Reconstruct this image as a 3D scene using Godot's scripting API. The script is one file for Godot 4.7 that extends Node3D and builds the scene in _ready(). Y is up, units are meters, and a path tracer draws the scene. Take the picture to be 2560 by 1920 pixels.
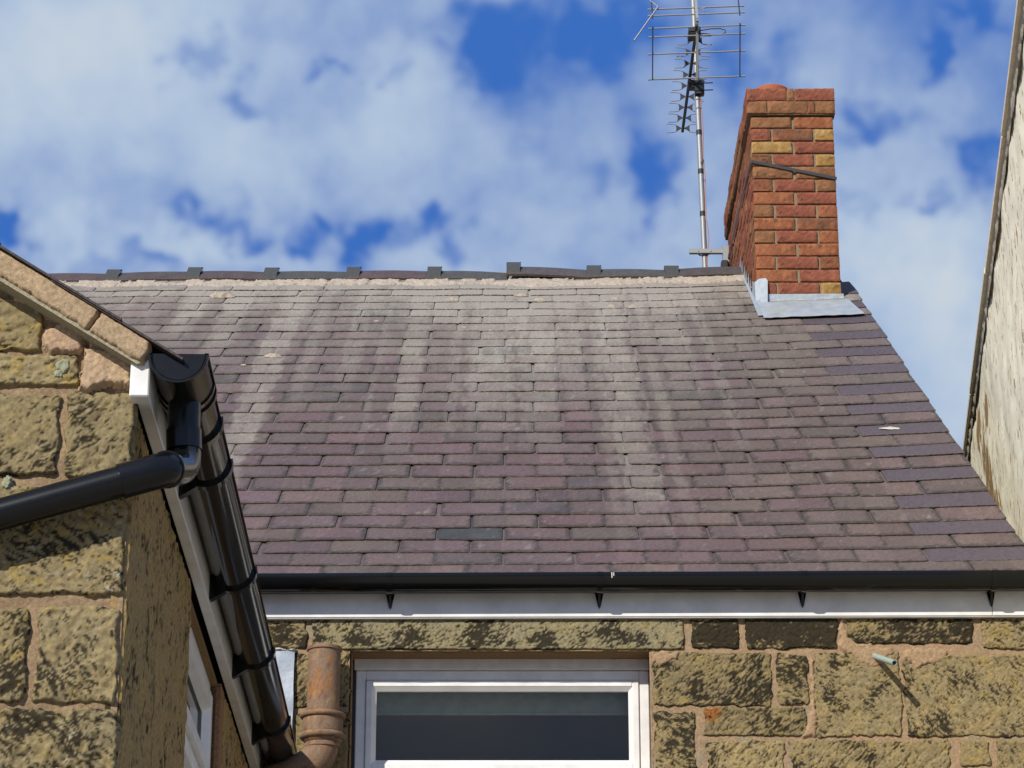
extends Node3D

# ------------------------------------------------------------------ mesh builder
class MB:
	var v := PackedVector3Array()
	var n := PackedVector3Array()
	var c := PackedColorArray()
	var uv := PackedVector2Array()
	var i := PackedInt32Array()

	func quad(a: Vector3, b: Vector3, d: Vector3, e: Vector3, col := Color.WHITE) -> void:
		# corners counter-clockwise seen from outside
		var nn := (b - a).cross(d - a)
		if nn.length_squared() < 1e-16:
			nn = (d - a).cross(e - a)
		nn = nn.normalized()
		var k := v.size()
		for p in [a, b, d, e]:
			v.append(p); n.append(nn); c.append(col); uv.append(Vector2(p.x + p.z, p.y))
		i.append_array(PackedInt32Array([k, k + 2, k + 1, k, k + 3, k + 2]))

	func tri(a: Vector3, b: Vector3, d: Vector3, col := Color.WHITE) -> void:
		var nn := (b - a).cross(d - a).normalized()
		var k := v.size()
		for p in [a, b, d]:
			v.append(p); n.append(nn); c.append(col); uv.append(Vector2(p.x + p.z, p.y))
		i.append_array(PackedInt32Array([k, k + 2, k + 1]))

	func poly(pts: Array, col := Color.WHITE) -> void:
		# flat polygon, counter-clockwise from outside, any shape
		var a: Vector3 = pts[0]
		var nn := Vector3.ZERO
		for k in pts.size():
			nn += (pts[k] as Vector3).cross(pts[(k + 1) % pts.size()])
		nn = nn.normalized()
		var ux: Vector3 = ((pts[1] as Vector3) - a).normalized()
		var uy := nn.cross(ux)
		var flat := PackedVector2Array()
		for p in pts:
			flat.append(Vector2((p - a).dot(ux), (p - a).dot(uy)))
		var t := Geometry2D.triangulate_polygon(flat)
		var k0 := v.size()
		for p in pts:
			v.append(p); n.append(nn); c.append(col); uv.append(Vector2(p.x + p.z, p.y))
		for k in range(0, t.size(), 3):
			var p0 := flat[t[k]]
			if (flat[t[k + 1]] - p0).cross(flat[t[k + 2]] - p0) > 0.0:
				i.append_array(PackedInt32Array([k0 + t[k], k0 + t[k + 2], k0 + t[k + 1]]))
			else:
				i.append_array(PackedInt32Array([k0 + t[k], k0 + t[k + 1], k0 + t[k + 2]]))

	func prism(pts: Array, off: Vector3, col := Color.WHITE) -> void:
		# polygon counter-clockwise from the side that off points to
		var top := []
		for p in pts:
			top.append(p + off)
		poly(top, col)
		var back := pts.duplicate()
		back.reverse()
		poly(back, col)
		for k in pts.size():
			var k2 := (k + 1) % pts.size()
			quad(pts[k], pts[k2], top[k2], top[k], col)

	func box(lo: Vector3, hi: Vector3, b := 0.0, col := Color.WHITE) -> void:
		var ctr := (lo + hi) * 0.5
		var h := (hi - lo) * 0.5
		b = minf(b, minf(h.x, minf(h.y, h.z)) * 0.9)
		for ax in 3:
			var a1 := (ax + 1) % 3
			var a2 := (ax + 2) % 3
			for s in [-1.0, 1.0]:
				var q := []
				for m in [[-1, -1], [1, -1], [1, 1], [-1, 1]]:
					var p := Vector3.ZERO
					p[ax] = s * h[ax]
					p[a1] = m[0] * (h[a1] - b)
					p[a2] = m[1] * (h[a2] - b)
					q.append(ctr + p)
				if s > 0:
					quad(q[0], q[1], q[2], q[3], col)
				else:
					quad(q[0], q[3], q[2], q[1], col)
		if b <= 0.0:
			return
		for ax in 3:
			var a1 := (ax + 1) % 3
			var a2 := (ax + 2) % 3
			for s1 in [-1.0, 1.0]:
				for s2 in [-1.0, 1.0]:
					var q := []
					for m in [[0, -1], [0, 1], [1, 1], [1, -1]]:
						var p := Vector3.ZERO
						p[ax] = m[1] * (h[ax] - b)
						p[a1] = s1 * (h[a1] - (b if m[0] == 1 else 0.0))
						p[a2] = s2 * (h[a2] - (0.0 if m[0] == 1 else b))
						q.append(ctr + p)
					var nn: Vector3 = (q[1] - q[0]).cross(q[2] - q[0])
					var outw := Vector3.ZERO
					outw[a1] = s1
					outw[a2] = s2
					if nn.dot(outw) > 0:
						quad(q[0], q[1], q[2], q[3], col)
					else:
						quad(q[0], q[3], q[2], q[1], col)
		for sx in [-1.0, 1.0]:
			for sy in [-1.0, 1.0]:
				for sz in [-1.0, 1.0]:
					var s := Vector3(sx, sy, sz)
					var p1 := ctr + s * Vector3(h.x, h.y - b, h.z - b)
					var p2 := ctr + s * Vector3(h.x - b, h.y, h.z - b)
					var p3 := ctr + s * Vector3(h.x - b, h.y - b, h.z)
					if (p2 - p1).cross(p3 - p1).dot(s) > 0:
						tri(p1, p2, p3, col)
					else:
						tri(p1, p3, p2, col)

	func grid(nx: int, ny: int, p: PackedVector3Array, cols: PackedColorArray, uvs: PackedVector2Array, skip := PackedByteArray()) -> void:
		# p[i + j*(nx+1)]; u runs right and v up as seen from outside
		var k0 := v.size()
		var w := nx + 1
		for j in ny + 1:
			for ii in w:
				var a := maxi(ii - 1, 0)
				var b := mini(ii + 1, nx)
				var d := maxi(j - 1, 0)
				var e := mini(j + 1, ny)
				var nn := (p[b + j * w] - p[a + j * w]).cross(p[ii + e * w] - p[ii + d * w])
				n.append(nn.normalized() if nn.length_squared() > 1e-18 else Vector3.UP)
		v.append_array(p)
		c.append_array(cols)
		uv.append_array(uvs)
		for j in ny:
			for ii in nx:
				if skip.size() > 0 and skip[ii + j * nx] == 1:
					continue
				var q := k0 + ii + j * w
				i.append(q); i.append(q + w + 1); i.append(q + 1)
				i.append(q); i.append(q + w); i.append(q + w + 1)

	func tube(pts: Array, r, sides := 12, caps := true, col := Color.WHITE) -> void:
		# r: a radius or an array of radii
		var up := Vector3.UP
		var t0: Vector3 = (pts[1] - pts[0]).normalized()
		if absf(t0.dot(up)) > 0.9:
			up = Vector3.RIGHT
		var ux := t0.cross(up).normalized()
		var k0 := v.size()
		var m := pts.size()
		var dist := 0.0
		for k in m:
			var t: Vector3
			if k == 0:
				t = pts[1] - pts[0]
			elif k == m - 1:
				t = pts[k] - pts[k - 1]
			else:
				t = (pts[k + 1] - pts[k]).normalized() + (pts[k] - pts[k - 1]).normalized()
			t = t.normalized()
			if t == Vector3.ZERO:
				t = t0
			if k > 0:
				dist += (pts[k] as Vector3).distance_to(pts[k - 1])
			ux = (ux - t * ux.dot(t)).normalized()
			var uy := t.cross(ux)
			var rr: float = r[k] if r is Array else r
			for s in sides + 1:
				var a := TAU * s / sides
				var dirv := ux * cos(a) + uy * sin(a)
				v.append((pts[k] as Vector3) + dirv * rr)
				var slope := 0.0
				if r is Array:
					var ka := maxi(k - 1, 0)
					var kb := mini(k + 1, m - 1)
					var dl: float = (pts[kb] as Vector3).distance_to(pts[ka])
					if dl > 1e-6:
						slope = (r[kb] - r[ka]) / dl
				n.append((dirv - t * slope).normalized())
				c.append(col)
				uv.append(Vector2(s / float(sides), dist))
		var w := sides + 1
		for k in m - 1:
			for s in sides:
				var q := k0 + s + k * w
				i.append(q); i.append(q + w + 1); i.append(q + 1)
				i.append(q); i.append(q + w); i.append(q + w + 1)
		if caps:
			for e in [0, m - 1]:
				var ctr: Vector3 = pts[e]
				var ring := []
				for s in sides:
					ring.append(v[k0 + s + e * w])
				if e == 0:
					ring.reverse()
				var nn: Vector3 = (pts[0] - pts[1]).normalized() if e == 0 else (pts[m - 1] - pts[m - 2]).normalized()
				var kk := v.size()
				v.append(ctr); n.append(nn); c.append(col); uv.append(Vector2.ZERO)
				for s in sides:
					v.append(ring[s]); n.append(nn); c.append(col); uv.append(Vector2.ZERO)
				for s in sides:
					i.append(kk); i.append(kk + 1 + (s + 1) % sides); i.append(kk + 1 + s)

	func lathe(base: Vector3, axis: Vector3, prof: Array, sides := 24, col := Color.WHITE, smooth := false) -> void:
		# prof: [radius, along axis]; flat-shaded between rings along the profile unless smooth
		var up := Vector3.UP if absf(axis.y) < 0.9 else Vector3.RIGHT
		var ux := axis.cross(up).normalized()
		var uy := axis.cross(ux)
		for k in prof.size() - 1:
			var r0: float = prof[k][0]
			var h0: float = prof[k][1]
			var r1: float = prof[k + 1][0]
			var h1: float = prof[k + 1][1]
			var k0 := v.size()
			var sl := Vector2(h1 - h0, -(r1 - r0)).normalized()
			for s in sides + 1:
				var a := TAU * s / sides
				var dirv := ux * cos(a) + uy * sin(a)
				for m in 2:
					v.append(base + dirv * (r0 if m == 0 else r1) + axis * (h0 if m == 0 else h1))
					n.append((dirv * sl.x + axis * sl.y).normalized())
					c.append(col)
					uv.append(Vector2(s / float(sides), h0 if m == 0 else h1))
			for s in sides:
				var q := k0 + s * 2
				i.append(q); i.append(q + 3); i.append(q + 2)
				i.append(q); i.append(q + 1); i.append(q + 3)

	func done() -> ArrayMesh:
		var a := []
		a.resize(Mesh.ARRAY_MAX)
		a[Mesh.ARRAY_VERTEX] = v
		a[Mesh.ARRAY_NORMAL] = n
		a[Mesh.ARRAY_COLOR] = c
		a[Mesh.ARRAY_TEX_UV] = uv
		a[Mesh.ARRAY_INDEX] = i
		var me := ArrayMesh.new()
		me.add_surface_from_arrays(Mesh.PRIMITIVE_TRIANGLES, a)
		return me


# ------------------------------------------------------------------ helpers
var M := {}
var na := FastNoiseLite.new()   # broad
var nb := FastNoiseLite.new()   # medium, fractal
var nf := FastNoiseLite.new()   # fine
var rng := RandomNumberGenerator.new()

func thing(called: String, label: String, category: String, at := Vector3.ZERO, group := "") -> Node3D:
	var o := Node3D.new()
	o.name = called
	add_child(o, true)
	o.position = at
	o.set_meta("label", label)
	o.set_meta("category", category)
	if group != "":
		o.set_meta("group", group)
	return o

func part(parent: Node, called: String, mesh, mat: Material, label := "") -> MeshInstance3D:
	var o := MeshInstance3D.new()
	o.name = called
	o.mesh = mesh.done() if mesh is MB else mesh
	o.material_override = mat
	parent.add_child(o, true)
	if label != "":
		o.set_meta("label", label)
	return o

func lin(r: float, g: float, b: float) -> Color:
	return Color(r / 255.0, g / 255.0, b / 255.0).srgb_to_linear()

func noise_tex(freq: float, octaves: int, lo: float, hi: float, size := 512, sd := 1, ntype := FastNoiseLite.TYPE_SIMPLEX_SMOOTH) -> NoiseTexture2D:
	var q := FastNoiseLite.new()
	q.noise_type = ntype
	q.seed = sd
	q.frequency = freq
	q.fractal_octaves = octaves
	q.fractal_gain = 0.6
	var g := Gradient.new()
	g.set_color(0, Color(lo, lo, lo))
	g.set_color(1, Color(hi, hi, hi))
	var t := NoiseTexture2D.new()
	t.width = size
	t.height = size
	t.seamless = true
	t.noise = q
	t.color_ramp = g
	return t

func mat(col: Color, rough: float, o := {}) -> StandardMaterial3D:
	var m := StandardMaterial3D.new()
	m.albedo_color = col.linear_to_srgb()
	m.roughness = rough
	m.metallic_specular = o.get("spec", 0.5)
	m.metallic = o.get("metal", 0.0)
	if o.get("vc", false):
		m.vertex_color_use_as_albedo = true
	if o.has("tex"):
		m.albedo_texture = o.tex
	if o.has("bump"):
		m.heightmap_enabled = true
		m.heightmap_texture = o.bump
		m.heightmap_scale = o.get("height", 0.3)
	if o.has("scale"):
		m.uv1_triplanar = true
		m.uv1_scale = Vector3.ONE * o.scale
	return m

func make_materials() -> void:
	var grain := noise_tex(0.04, 5, 0.72, 1.0, 512, 3)
	var fine := noise_tex(0.09, 4, 0.0, 1.0, 512, 4)
	var coarse := noise_tex(0.03, 6, 0.0, 1.0, 512, 5)
	var subtle := noise_tex(0.012, 5, 0.88, 1.0, 512, 6)
	M.stone = mat(Color.WHITE, 0.92, {"vc": true, "tex": grain, "bump": coarse, "height": 0.14, "scale": 3.5, "spec": 0.2})
	M.mortar = mat(Color.WHITE, 0.95, {"vc": true, "tex": grain, "bump": fine, "height": 0.11, "scale": 4.0, "spec": 0.15})
	M.slate = mat(Color.WHITE, 0.62, {"vc": true, "tex": grain, "bump": coarse, "height": 0.12, "scale": 3.0, "spec": 0.35})
	M.brick = mat(Color.WHITE, 0.9, {"vc": true, "tex": grain, "bump": fine, "height": 0.25, "scale": 4.0, "spec": 0.2})
	M.black = mat(Color(0.005, 0.0055, 0.006), 0.13, {"bump": subtle, "height": 0.03, "scale": 1.2, "spec": 0.45})
	M.black_dull = mat(Color(0.006, 0.0065, 0.008), 0.24, {"spec": 0.42, "tex": grain, "scale": 2.0})
	M.white = mat(Color(0.85, 0.85, 0.83), 0.3, {"tex": subtle, "scale": 1.0})
	M.cap = mat(Color(0.80, 0.78, 0.74), 0.5, {"tex": subtle, "scale": 2.0})
	M.lead = mat(Color.WHITE, 0.5, {"vc": true, "tex": subtle, "bump": coarse, "height": 0.08, "scale": 2.0, "metal": 0.15})
	M.rust = mat(Color.WHITE, 0.72, {"vc": true, "tex": grain, "bump": fine, "height": 0.12, "scale": 5.0, "spec": 0.35})
	M.alu = mat(Color(0.40, 0.41, 0.42), 0.55, {"metal": 0.5, "tex": grain, "scale": 6.0})
	M.galv = mat(Color(0.42, 0.43, 0.43), 0.6, {"metal": 0.5, "tex": grain, "scale": 8.0})
	M.dark_metal = mat(Color(0.035, 0.035, 0.04), 0.5, {"metal": 0.2})
	M.plastic = mat(Color(0.02, 0.02, 0.02), 0.5)
	M.tape = mat(Color(0.015, 0.015, 0.016), 0.6)
	M.cable = mat(Color(0.42, 0.2, 0.15), 0.6)
	M.terracotta = mat(Color(0.46, 0.12, 0.035), 0.75, {"tex": grain, "scale": 4.0})
	M.copper = mat(Color(0.40, 0.50, 0.455), 0.55, {"tex": grain, "scale": 9.0})
	M.bore = mat(Color(0.03, 0.035, 0.035), 0.8)
	M.glass = mat(Color(0.03, 0.035, 0.035), 0.02)
	M.glass.transparency = BaseMaterial3D.TRANSPARENCY_ALPHA
	M.glass.albedo_color.a = 0.06
	M.blind = mat(Color(0.3, 0.34, 0.27), 0.9, {"tex": subtle, "scale": 3.0})
	M.room = mat(Color(0.52, 0.52, 0.5), 0.9)
	M.seal = mat(Color(0.02, 0.02, 0.02), 0.7)
	M.mastic = mat(Color(0.75, 0.72, 0.66), 0.6)
	M.deck = mat(Color(0.05, 0.045, 0.04), 0.9)
	M.bounce_ground = mat(Color(0.44, 0.395, 0.315), 0.95, {"tex": grain, "scale": 0.7})  # unseen ground, coloured pale and warm to throw light into the shade
	M.board = mat(Color(0.80, 0.70, 0.51), 0.85, {"tex": subtle, "bump": coarse, "height": 0.2, "scale": 2.0})


# ------------------------------------------------------------------ sky
const CLOUDS := [[-10.74,27.14,3.65,2.17,0.42],[-8.53,27.97,2.79,1.08,0.20],[-6.34,25.37,1.85,1.08,0.20],[-2.48,26.85,1.54,1.08,0.22],[-1.59,25.60,2.18,1.08,0.18],[-0.28,24.72,1.63,1.48,0.15],[-10.26,23.40,0.75,0.69,0.25],[-7.53,23.46,0.97,0.49,0.25],[-5.19,23.17,2.14,0.30,0.15],[8.95,22.90,1.82,1.48,0.50],[7.59,27.15,1.44,1.28,0.12],[10.03,26.52,0.88,1.18,0.12],[-7.48,27.59,0.61,0.34,-0.30],[-7.89,27.23,0.39,0.25,-0.25],[-4.47,27.53,0.55,0.18,-0.22],[-6.39,26.53,0.83,0.34,-0.30],[-2.81,27.18,0.33,0.30,-0.25],[-0.40,27.75,0.78,0.69,-0.45],[-1.18,28.42,1.34,0.49,-0.20],[-7.03,24.12,0.65,0.28,-0.30],[-6.22,23.67,0.59,0.34,-0.40],[-4.62,23.82,0.43,0.30,-0.35],[-3.39,23.66,0.48,0.44,-0.50],[-2.22,24.12,0.43,0.34,-0.35],[-8.30,23.08,0.86,0.25,-0.30],[-11.73,23.59,0.43,0.39,-0.50],[-1.30,23.49,0.43,0.30,-0.25],[2.15,28.31,1.45,0.89,-0.50],[3.19,25.37,0.76,0.79,-0.40],[3.50,24.59,0.65,0.59,-0.30],[5.42,27.16,1.00,0.89,-0.35],[10.02,27.21,0.39,0.44,-0.40],[8.28,25.90,0.66,0.39,-0.35],[10.67,25.02,0.54,0.59,-0.35],[9.56,24.28,0.43,0.25,-0.35],[10.98,28.09,0.56,0.25,-0.25],[7.98,24.42,0.43,0.30,-0.20],[9.6,20.6,2.6,1.9,0.45],[4.5,22.6,1.6,0.8,0.2],[-1.5,23.0,1.6,0.5,0.2]]
var sky_n := FastNoiseLite.new()
var sky_w := FastNoiseLite.new()

func sky_at(az: float, el: float) -> Color:
	# air and thin broken cloud, the same everywhere; the cloud masses listed above drift over this part of it
	var a := deg_to_rad(az)
	var e := deg_to_rad(el)
	var d := Vector3(sin(a) * cos(e), sin(e), -cos(a) * cos(e)) * 100.0
	var wz := sky_w.get_noise_3dv(d) * 0.9
	var wy := sky_w.get_noise_3dv(d + Vector3(300, 0, 0)) * 0.7
	var q := 0.52 + 0.44 * sky_n.get_noise_3dv(d)
	if absf(az) < 22.0 and el > 16.0 and el < 34.0:
		for b in CLOUDS:
			var x: float = (az + wz - b[0]) / b[2]
			var y: float = (el + wy - b[1]) / b[3]
			var k := x * x + y * y
			if k < 9.0:
				q += b[4] * exp(-k)
	q = clampf(q, 0.0, 1.15)
	var s := smoothstep(0.15, 0.88, q)
	var blue := lin(60, 110, 191)
	var white := lin(178, 197, 221)
	var col := blue.lerp(white, s)
	if q > 0.8:
		col = col.lerp(lin(199, 210, 221), clampf((q - 0.8) / 0.35, 0.0, 1.0))
	return col

func make_sky() -> Sky:
	sky_n.seed = 11
	sky_n.frequency = 0.075
	sky_n.fractal_octaves = 6
	sky_n.fractal_gain = 0.60
	sky_w.seed = 5
	sky_w.frequency = 0.5
	sky_w.fractal_octaves = 3
	var im := Image.create(512, 256, false, Image.FORMAT_RGB8)
	for y in 256:
		var el := 90.0 - (y + 0.5) / 256.0 * 180.0
		for x in 512:
			var az := (x + 0.5) / 512.0 * 360.0
			if az > 180.0:
				az -= 360.0
			im.set_pixel(x, y, sky_at(az, el).linear_to_srgb() if el > -3.0 else Color(0.42, 0.41, 0.4))
	im.resize(4096, 2048, Image.INTERPOLATE_CUBIC)
	for y in range(640, 860):
		var el := 90.0 - (y + 0.5) / 2048.0 * 180.0
		for k in range(-190, 190):
			im.set_pixel(posmod(k, 4096), y, sky_at((k + 0.5) / 4096.0 * 360.0, el).linear_to_srgb())
	var sm := PanoramaSkyMaterial.new()
	sm.panorama = ImageTexture.create_from_image(im)
	var sky := Sky.new()
	sky.sky_material = sm
	return sky


# ------------------------------------------------------------------ rough stone
func stone_colour(x: float, y: float, sd: float, o: Dictionary) -> Color:
	var base: Color = o.get("base", Color(0.27, 0.205, 0.088))
	var grey: Color = o.get("grey", Color(0.21, 0.185, 0.115))
	var k := nb.get_noise_3d(x * 9.0, y * 9.0, sd) * 0.9 + 0.5
	var col := base.lerp(grey, clampf(k, 0.0, 1.0))
	var f := nf.get_noise_3d(x * 60.0, y * 60.0, sd)
	col = col * (1.0 + 0.2 * f)
	# yellow lichen and iron stains
	var yl := nb.get_noise_3d(x * 16.0 + 40.0, y * 16.0, sd + 7.0) + float(o.get("yellow", 0.0))
	if yl > 0.36:
		col = col.lerp(Color(0.40, 0.29, 0.09), clampf((yl - 0.36) * 4.0, 0.0, 0.6))
	if o.has("iron"):
		var r: Array = o.iron
		var di = Vector2(x - r[0], y - r[1]).length() / r[2] + nf.get_noise_3d(x * 40.0, y * 40.0, 2.0) * 0.5
		if di < 1.0:
			col = col.lerp(Color(0.36, 0.12, 0.02), clampf((1.0 - di) * 1.6, 0.0, 0.8))
	# pale crust
	var pl := nb.get_noise_3d(x * 30.0, y * 30.0 + 90.0, sd + 3.0) + float(o.get("pale", -0.1))
	if pl > 0.56:
		col = col.lerp(Color(0.44, 0.42, 0.33), clampf((pl - 0.3) * 5.0, 0.0, 0.7))
	# soot, in ragged tool-mark streaks
	var ang: float = o.get("angle", 0.6)
	var xs := x * cos(ang) + y * sin(ang)
	var ys := -x * sin(ang) + y * cos(ang)
	var patch := nb.get_noise_3d(x * 6.5, y * 6.5, sd + 31.0) * 0.95 + float(o.get("soot", 0.0))
	if o.has("band"):
		var bd: Array = o.band
		patch += float(bd[2]) * exp(-pow((y - bd[0]) / bd[1], 2.0)) * (0.7 + 0.9 * nb.get_noise_2d(x * 6.0, sd))
	# narrow chisel marks that hold dirt, and a granular crust where it is thick
	var wob := 1.5 * nb.get_noise_2d(x * 11.0, y * 11.0 + sd)
	var mark := nb.get_noise_3d(xs * 28.0, ys * 105.0 + wob, sd + 20.0)
	var gr := nf.get_noise_3d(x * 110.0, y * 110.0, sd)
	var so := maxf(patch * 0.95 + mark * 1.0 - 0.10, (mark - 0.17) * 1.5 + patch * 0.5) + gr * 0.24
	if so > 0.08:
		col = col.lerp(Color(0.026, 0.023, 0.018), clampf((so - 0.08) * 5.5, 0.0, 0.92))
	return Color(maxf(col.r, 0.004), maxf(col.g, 0.004), maxf(col.b, 0.003))

func stone_mesh(x0: float, y0: float, x1: float, y1: float, sd: float, cell: float, o := {}) -> MB:
	# front faces +z, the wall's face is z = 0
	var mb := MB.new()
	var nx := maxi(6, int((x1 - x0) / cell))
	var ny := maxi(6, int((y1 - y0) / cell))
	var p := PackedVector3Array()
	var cs := PackedColorArray()
	var us := PackedVector2Array()
	var proud: float = o.get("proud", 0.005)
	var rough: float = o.get("rough", 0.005)
	var round_r: float = o.get("round", 0.011)
	var jit: float = o.get("jitter", 0.006)
	var ang: float = o.get("angle", 0.6)
	var tool: float = o.get("tool", 0.005)
	var cx := (x0 + x1) * 0.5
	var cy := (y0 + y1) * 0.5
	var hw := (x1 - x0) * 0.5
	var hh := (y1 - y0) * 0.5
	for j in ny + 1:
		var tv := (2.0 * j / ny - 1.0)
		for k in nx + 1:
			var tu := (2.0 * k / nx - 1.0)
			# crowd the vertices a little towards the edges
			var u := tu * (1.0 + 0.12 * (1.0 - tu * tu))
			var w := tv * (1.0 + 0.12 * (1.0 - tv * tv))
			var x := cx + u * hw
			var y := cy + w * hh
			x += signf(u) * pow(absf(u), 6.0) * jit * (nb.get_noise_3d(y * 14.0, sd, u) * 1.6 + nf.get_noise_3d(y * 50.0, sd, u) * 0.5)
			y += signf(w) * pow(absf(w), 6.0) * jit * (nb.get_noise_3d(x * 14.0, sd + 9.0, w) * 1.6 + nf.get_noise_3d(x * 50.0, sd, w) * 0.5)
			# distance to the edge, corners cut round
			var ex := (1.0 - absf(u)) * hw
			var ey := (1.0 - absf(w)) * hh
			var cr := round_r * 1.5
			var d := minf(ex, ey)
			if ex < cr and ey < cr:
				d = cr - Vector2(cr - ex, cr - ey).length()
			var prof := -0.03
			if d > 0.0:
				var q := clampf(d / round_r, 0.0, 1.0)
				prof = -0.022 + (0.022 + proud) * sqrt(1.0 - (1.0 - q) * (1.0 - q))
			var fall := smoothstep(0.0, round_r * 1.3, d)
			var h := nb.get_noise_3d(x * 12.0, y * 12.0, sd) * rough * 1.5 + nf.get_noise_3d(x * 38.0, y * 38.0, sd) * rough * 0.9
			var xs := x * cos(ang) + y * sin(ang)
			var ys := -x * sin(ang) + y * cos(ang)
			var gr := sin(ys * 150.0 + 5.0 * nb.get_noise_3d(xs * 7.0, ys * 10.0, sd)) - 0.35
			var mk := smoothstep(-0.1, 0.35, nb.get_noise_3d(xs * 9.0, ys * 16.0, sd + 50.0))
			h -= maxf(gr, 0.0) * tool * mk
			var mark := nb.get_noise_3d(xs * 28.0, ys * 105.0 + 1.5 * nb.get_noise_2d(x * 11.0, y * 11.0 + sd), sd + 20.0)
			h -= clampf((mark - 0.05) * 3.0, 0.0, 1.0) * float(o.get("dent", 0.003))
			p.append(Vector3(x, y, prof + h * fall))
			cs.append(stone_colour(x, y, sd, o))
			us.append(Vector2(x, y))
	mb.grid(nx, ny, p, cs, us)
	return mb

# a lump or skin of mortar, render or lead laid over the plane z = 0 inside an outline
func patch_mesh(outline: Array, thick: float, cell: float, sd: float, o := {}) -> MB:
	var mb := MB.new()
	var pg := PackedVector2Array()
	var lo := Vector2(1e9, 1e9)
	var hi := Vector2(-1e9, -1e9)
	for q in outline:
		var t := Vector2(q[0], q[1])
		pg.append(t)
		lo = lo.min(t)
		hi = hi.max(t)
	var rag: float = o.get("ragged", 0.006)
	lo -= Vector2.ONE * (rag * 2.0 + cell)
	hi += Vector2.ONE * (rag * 2.0 + cell)
	var nx := int((hi.x - lo.x) / cell) + 1
	var ny := int((hi.y - lo.y) / cell) + 1
	var p := PackedVector3Array()
	var cs := PackedColorArray()
	var us := PackedVector2Array()
	var ds := PackedFloat32Array()
	var round_r: float = o.get("round", 0.01)
	var rough: float = o.get("rough", 0.002)
	var fq: float = o.get("freq", 1.0)
	var col_a: Color = o.get("a", Color(0.47, 0.27, 0.15))
	var col_b: Color = o.get("b", Color(0.42, 0.25, 0.14))
	var sink: float = o.get("sink", -0.004)
	for j in ny + 1:
		for k in nx + 1:
			var x := lo.x + k * cell
			var y := lo.y + j * cell
			var t := Vector2(x, y)
			var d := 1e9
			for m in pg.size():
				var cp := Geometry2D.get_closest_point_to_segment(t, pg[m], pg[(m + 1) % pg.size()])
				d = minf(d, cp.distance_to(t))
			if not Geometry2D.is_point_in_polygon(t, pg):
				d = -d
			d += rag * (nb.get_noise_3d(x * 20.0 * fq, y * 20.0 * fq, sd) * 1.6 + nf.get_noise_3d(x * 60.0 * fq, y * 60.0 * fq, sd) * 0.7)
			ds.append(d)
			var z := sink
			if d > 0.0:
				var q := clampf(d / round_r, 0.0, 1.0)
				z = sink + (thick - sink) * sqrt(1.0 - (1.0 - q) * (1.0 - q))
				z += (nb.get_noise_3d(x * 14.0 * fq, y * 14.0 * fq, sd + 5.0) * 1.4 + nf.get_noise_3d(x * 45.0 * fq, y * 45.0 * fq, sd) * 0.8) * rough * q
			p.append(Vector3(x, y, z))
			var kk := clampf(nb.get_noise_3d(x * 8.0, y * 8.0, sd + 3.0) + 0.5, 0.0, 1.0)
			cs.append(col_a.lerp(col_b, kk) * (1.0 + 0.25 * nf.get_noise_3d(x * 50.0, y * 50.0, sd)))
			us.append(t)
	var skip := PackedByteArray()
	for j in ny:
		for k in nx:
			var w := nx + 1
			var q := k + j * w
			skip.append(1 if maxf(maxf(ds[q], ds[q + 1]), maxf(ds[q + w], ds[q + w + 1])) <= 0.0 else 0)
	mb.grid(nx, ny, p, cs, us, skip)
	return mb

# ------------------------------------------------------------------ half-round gutter along -z, rim at y = 0, centre line x = 0
func gutter_mesh(r: float, z0: float, z1: float, thick := 0.003, bead := 0.004) -> MB:
	var mb := MB.new()
	var prof := []
	var seg := 28
	for k in seg + 1:
		var a := PI + PI * k / seg
		prof.append(Vector2(cos(a), sin(a)) * r)
	prof.append(Vector2(r + bead, 0.0))
	prof.append(Vector2(r + bead, bead))
	prof.append(Vector2(r - thick, bead))
	for k in seg + 1:
		var a := TAU - PI * k / seg
		prof.append(Vector2(cos(a), sin(a)) * (r - thick))
	prof.append(Vector2(-r + thick, bead))
	prof.append(Vector2(-r, bead))
	for k in prof.size():
		var a: Vector2 = prof[k]
		var b: Vector2 = prof[(k + 1) % prof.size()]
		var steps := 1
		for s in steps:
			mb.quad(Vector3(a.x, a.y, z0), Vector3(a.x, a.y, z1), Vector3(b.x, b.y, z1), Vector3(b.x, b.y, z0))
	# smooth normals on the two arcs
	for k in mb.v.size():
		var q := Vector2(mb.v[k].x, mb.v[k].y)
		var nn := mb.n[k]
		var rad := q.normalized()
		if q.y <= 0.0001 and absf(Vector2(nn.x, nn.y).dot(rad)) > 0.9:
			var sg := signf(Vector2(nn.x, nn.y).dot(rad))
			mb.n[k] = Vector3(rad.x, rad.y, 0.0) * sg
	return mb

func arc_strap(r0: float, r1: float, z0: float, z1: float, a0: float, a1: float, seg := 22) -> MB:
	# a ring sector round the z axis
	var mb := MB.new()
	for k in seg:
		var a := lerpf(a0, a1, float(k) / seg)
		var b := lerpf(a0, a1, float(k + 1) / seg)
		var da := Vector3(cos(a), sin(a), 0)
		var db := Vector3(cos(b), sin(b), 0)
		var zz0 := Vector3(0, 0, z0)
		var zz1 := Vector3(0, 0, z1)
		mb.quad(da * r1 + zz0, db * r1 + zz0, db * r1 + zz1, da * r1 + zz1)
		mb.quad(da * r0 + zz1, db * r0 + zz1, db * r0 + zz0, da * r0 + zz0)
		mb.quad(da * r0 + zz1, da * r1 + zz1, db * r1 + zz1, db * r0 + zz1)
		mb.quad(da * r1 + zz0, da * r0 + zz0, db * r0 + zz0, db * r1 + zz0)
	return mb

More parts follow.
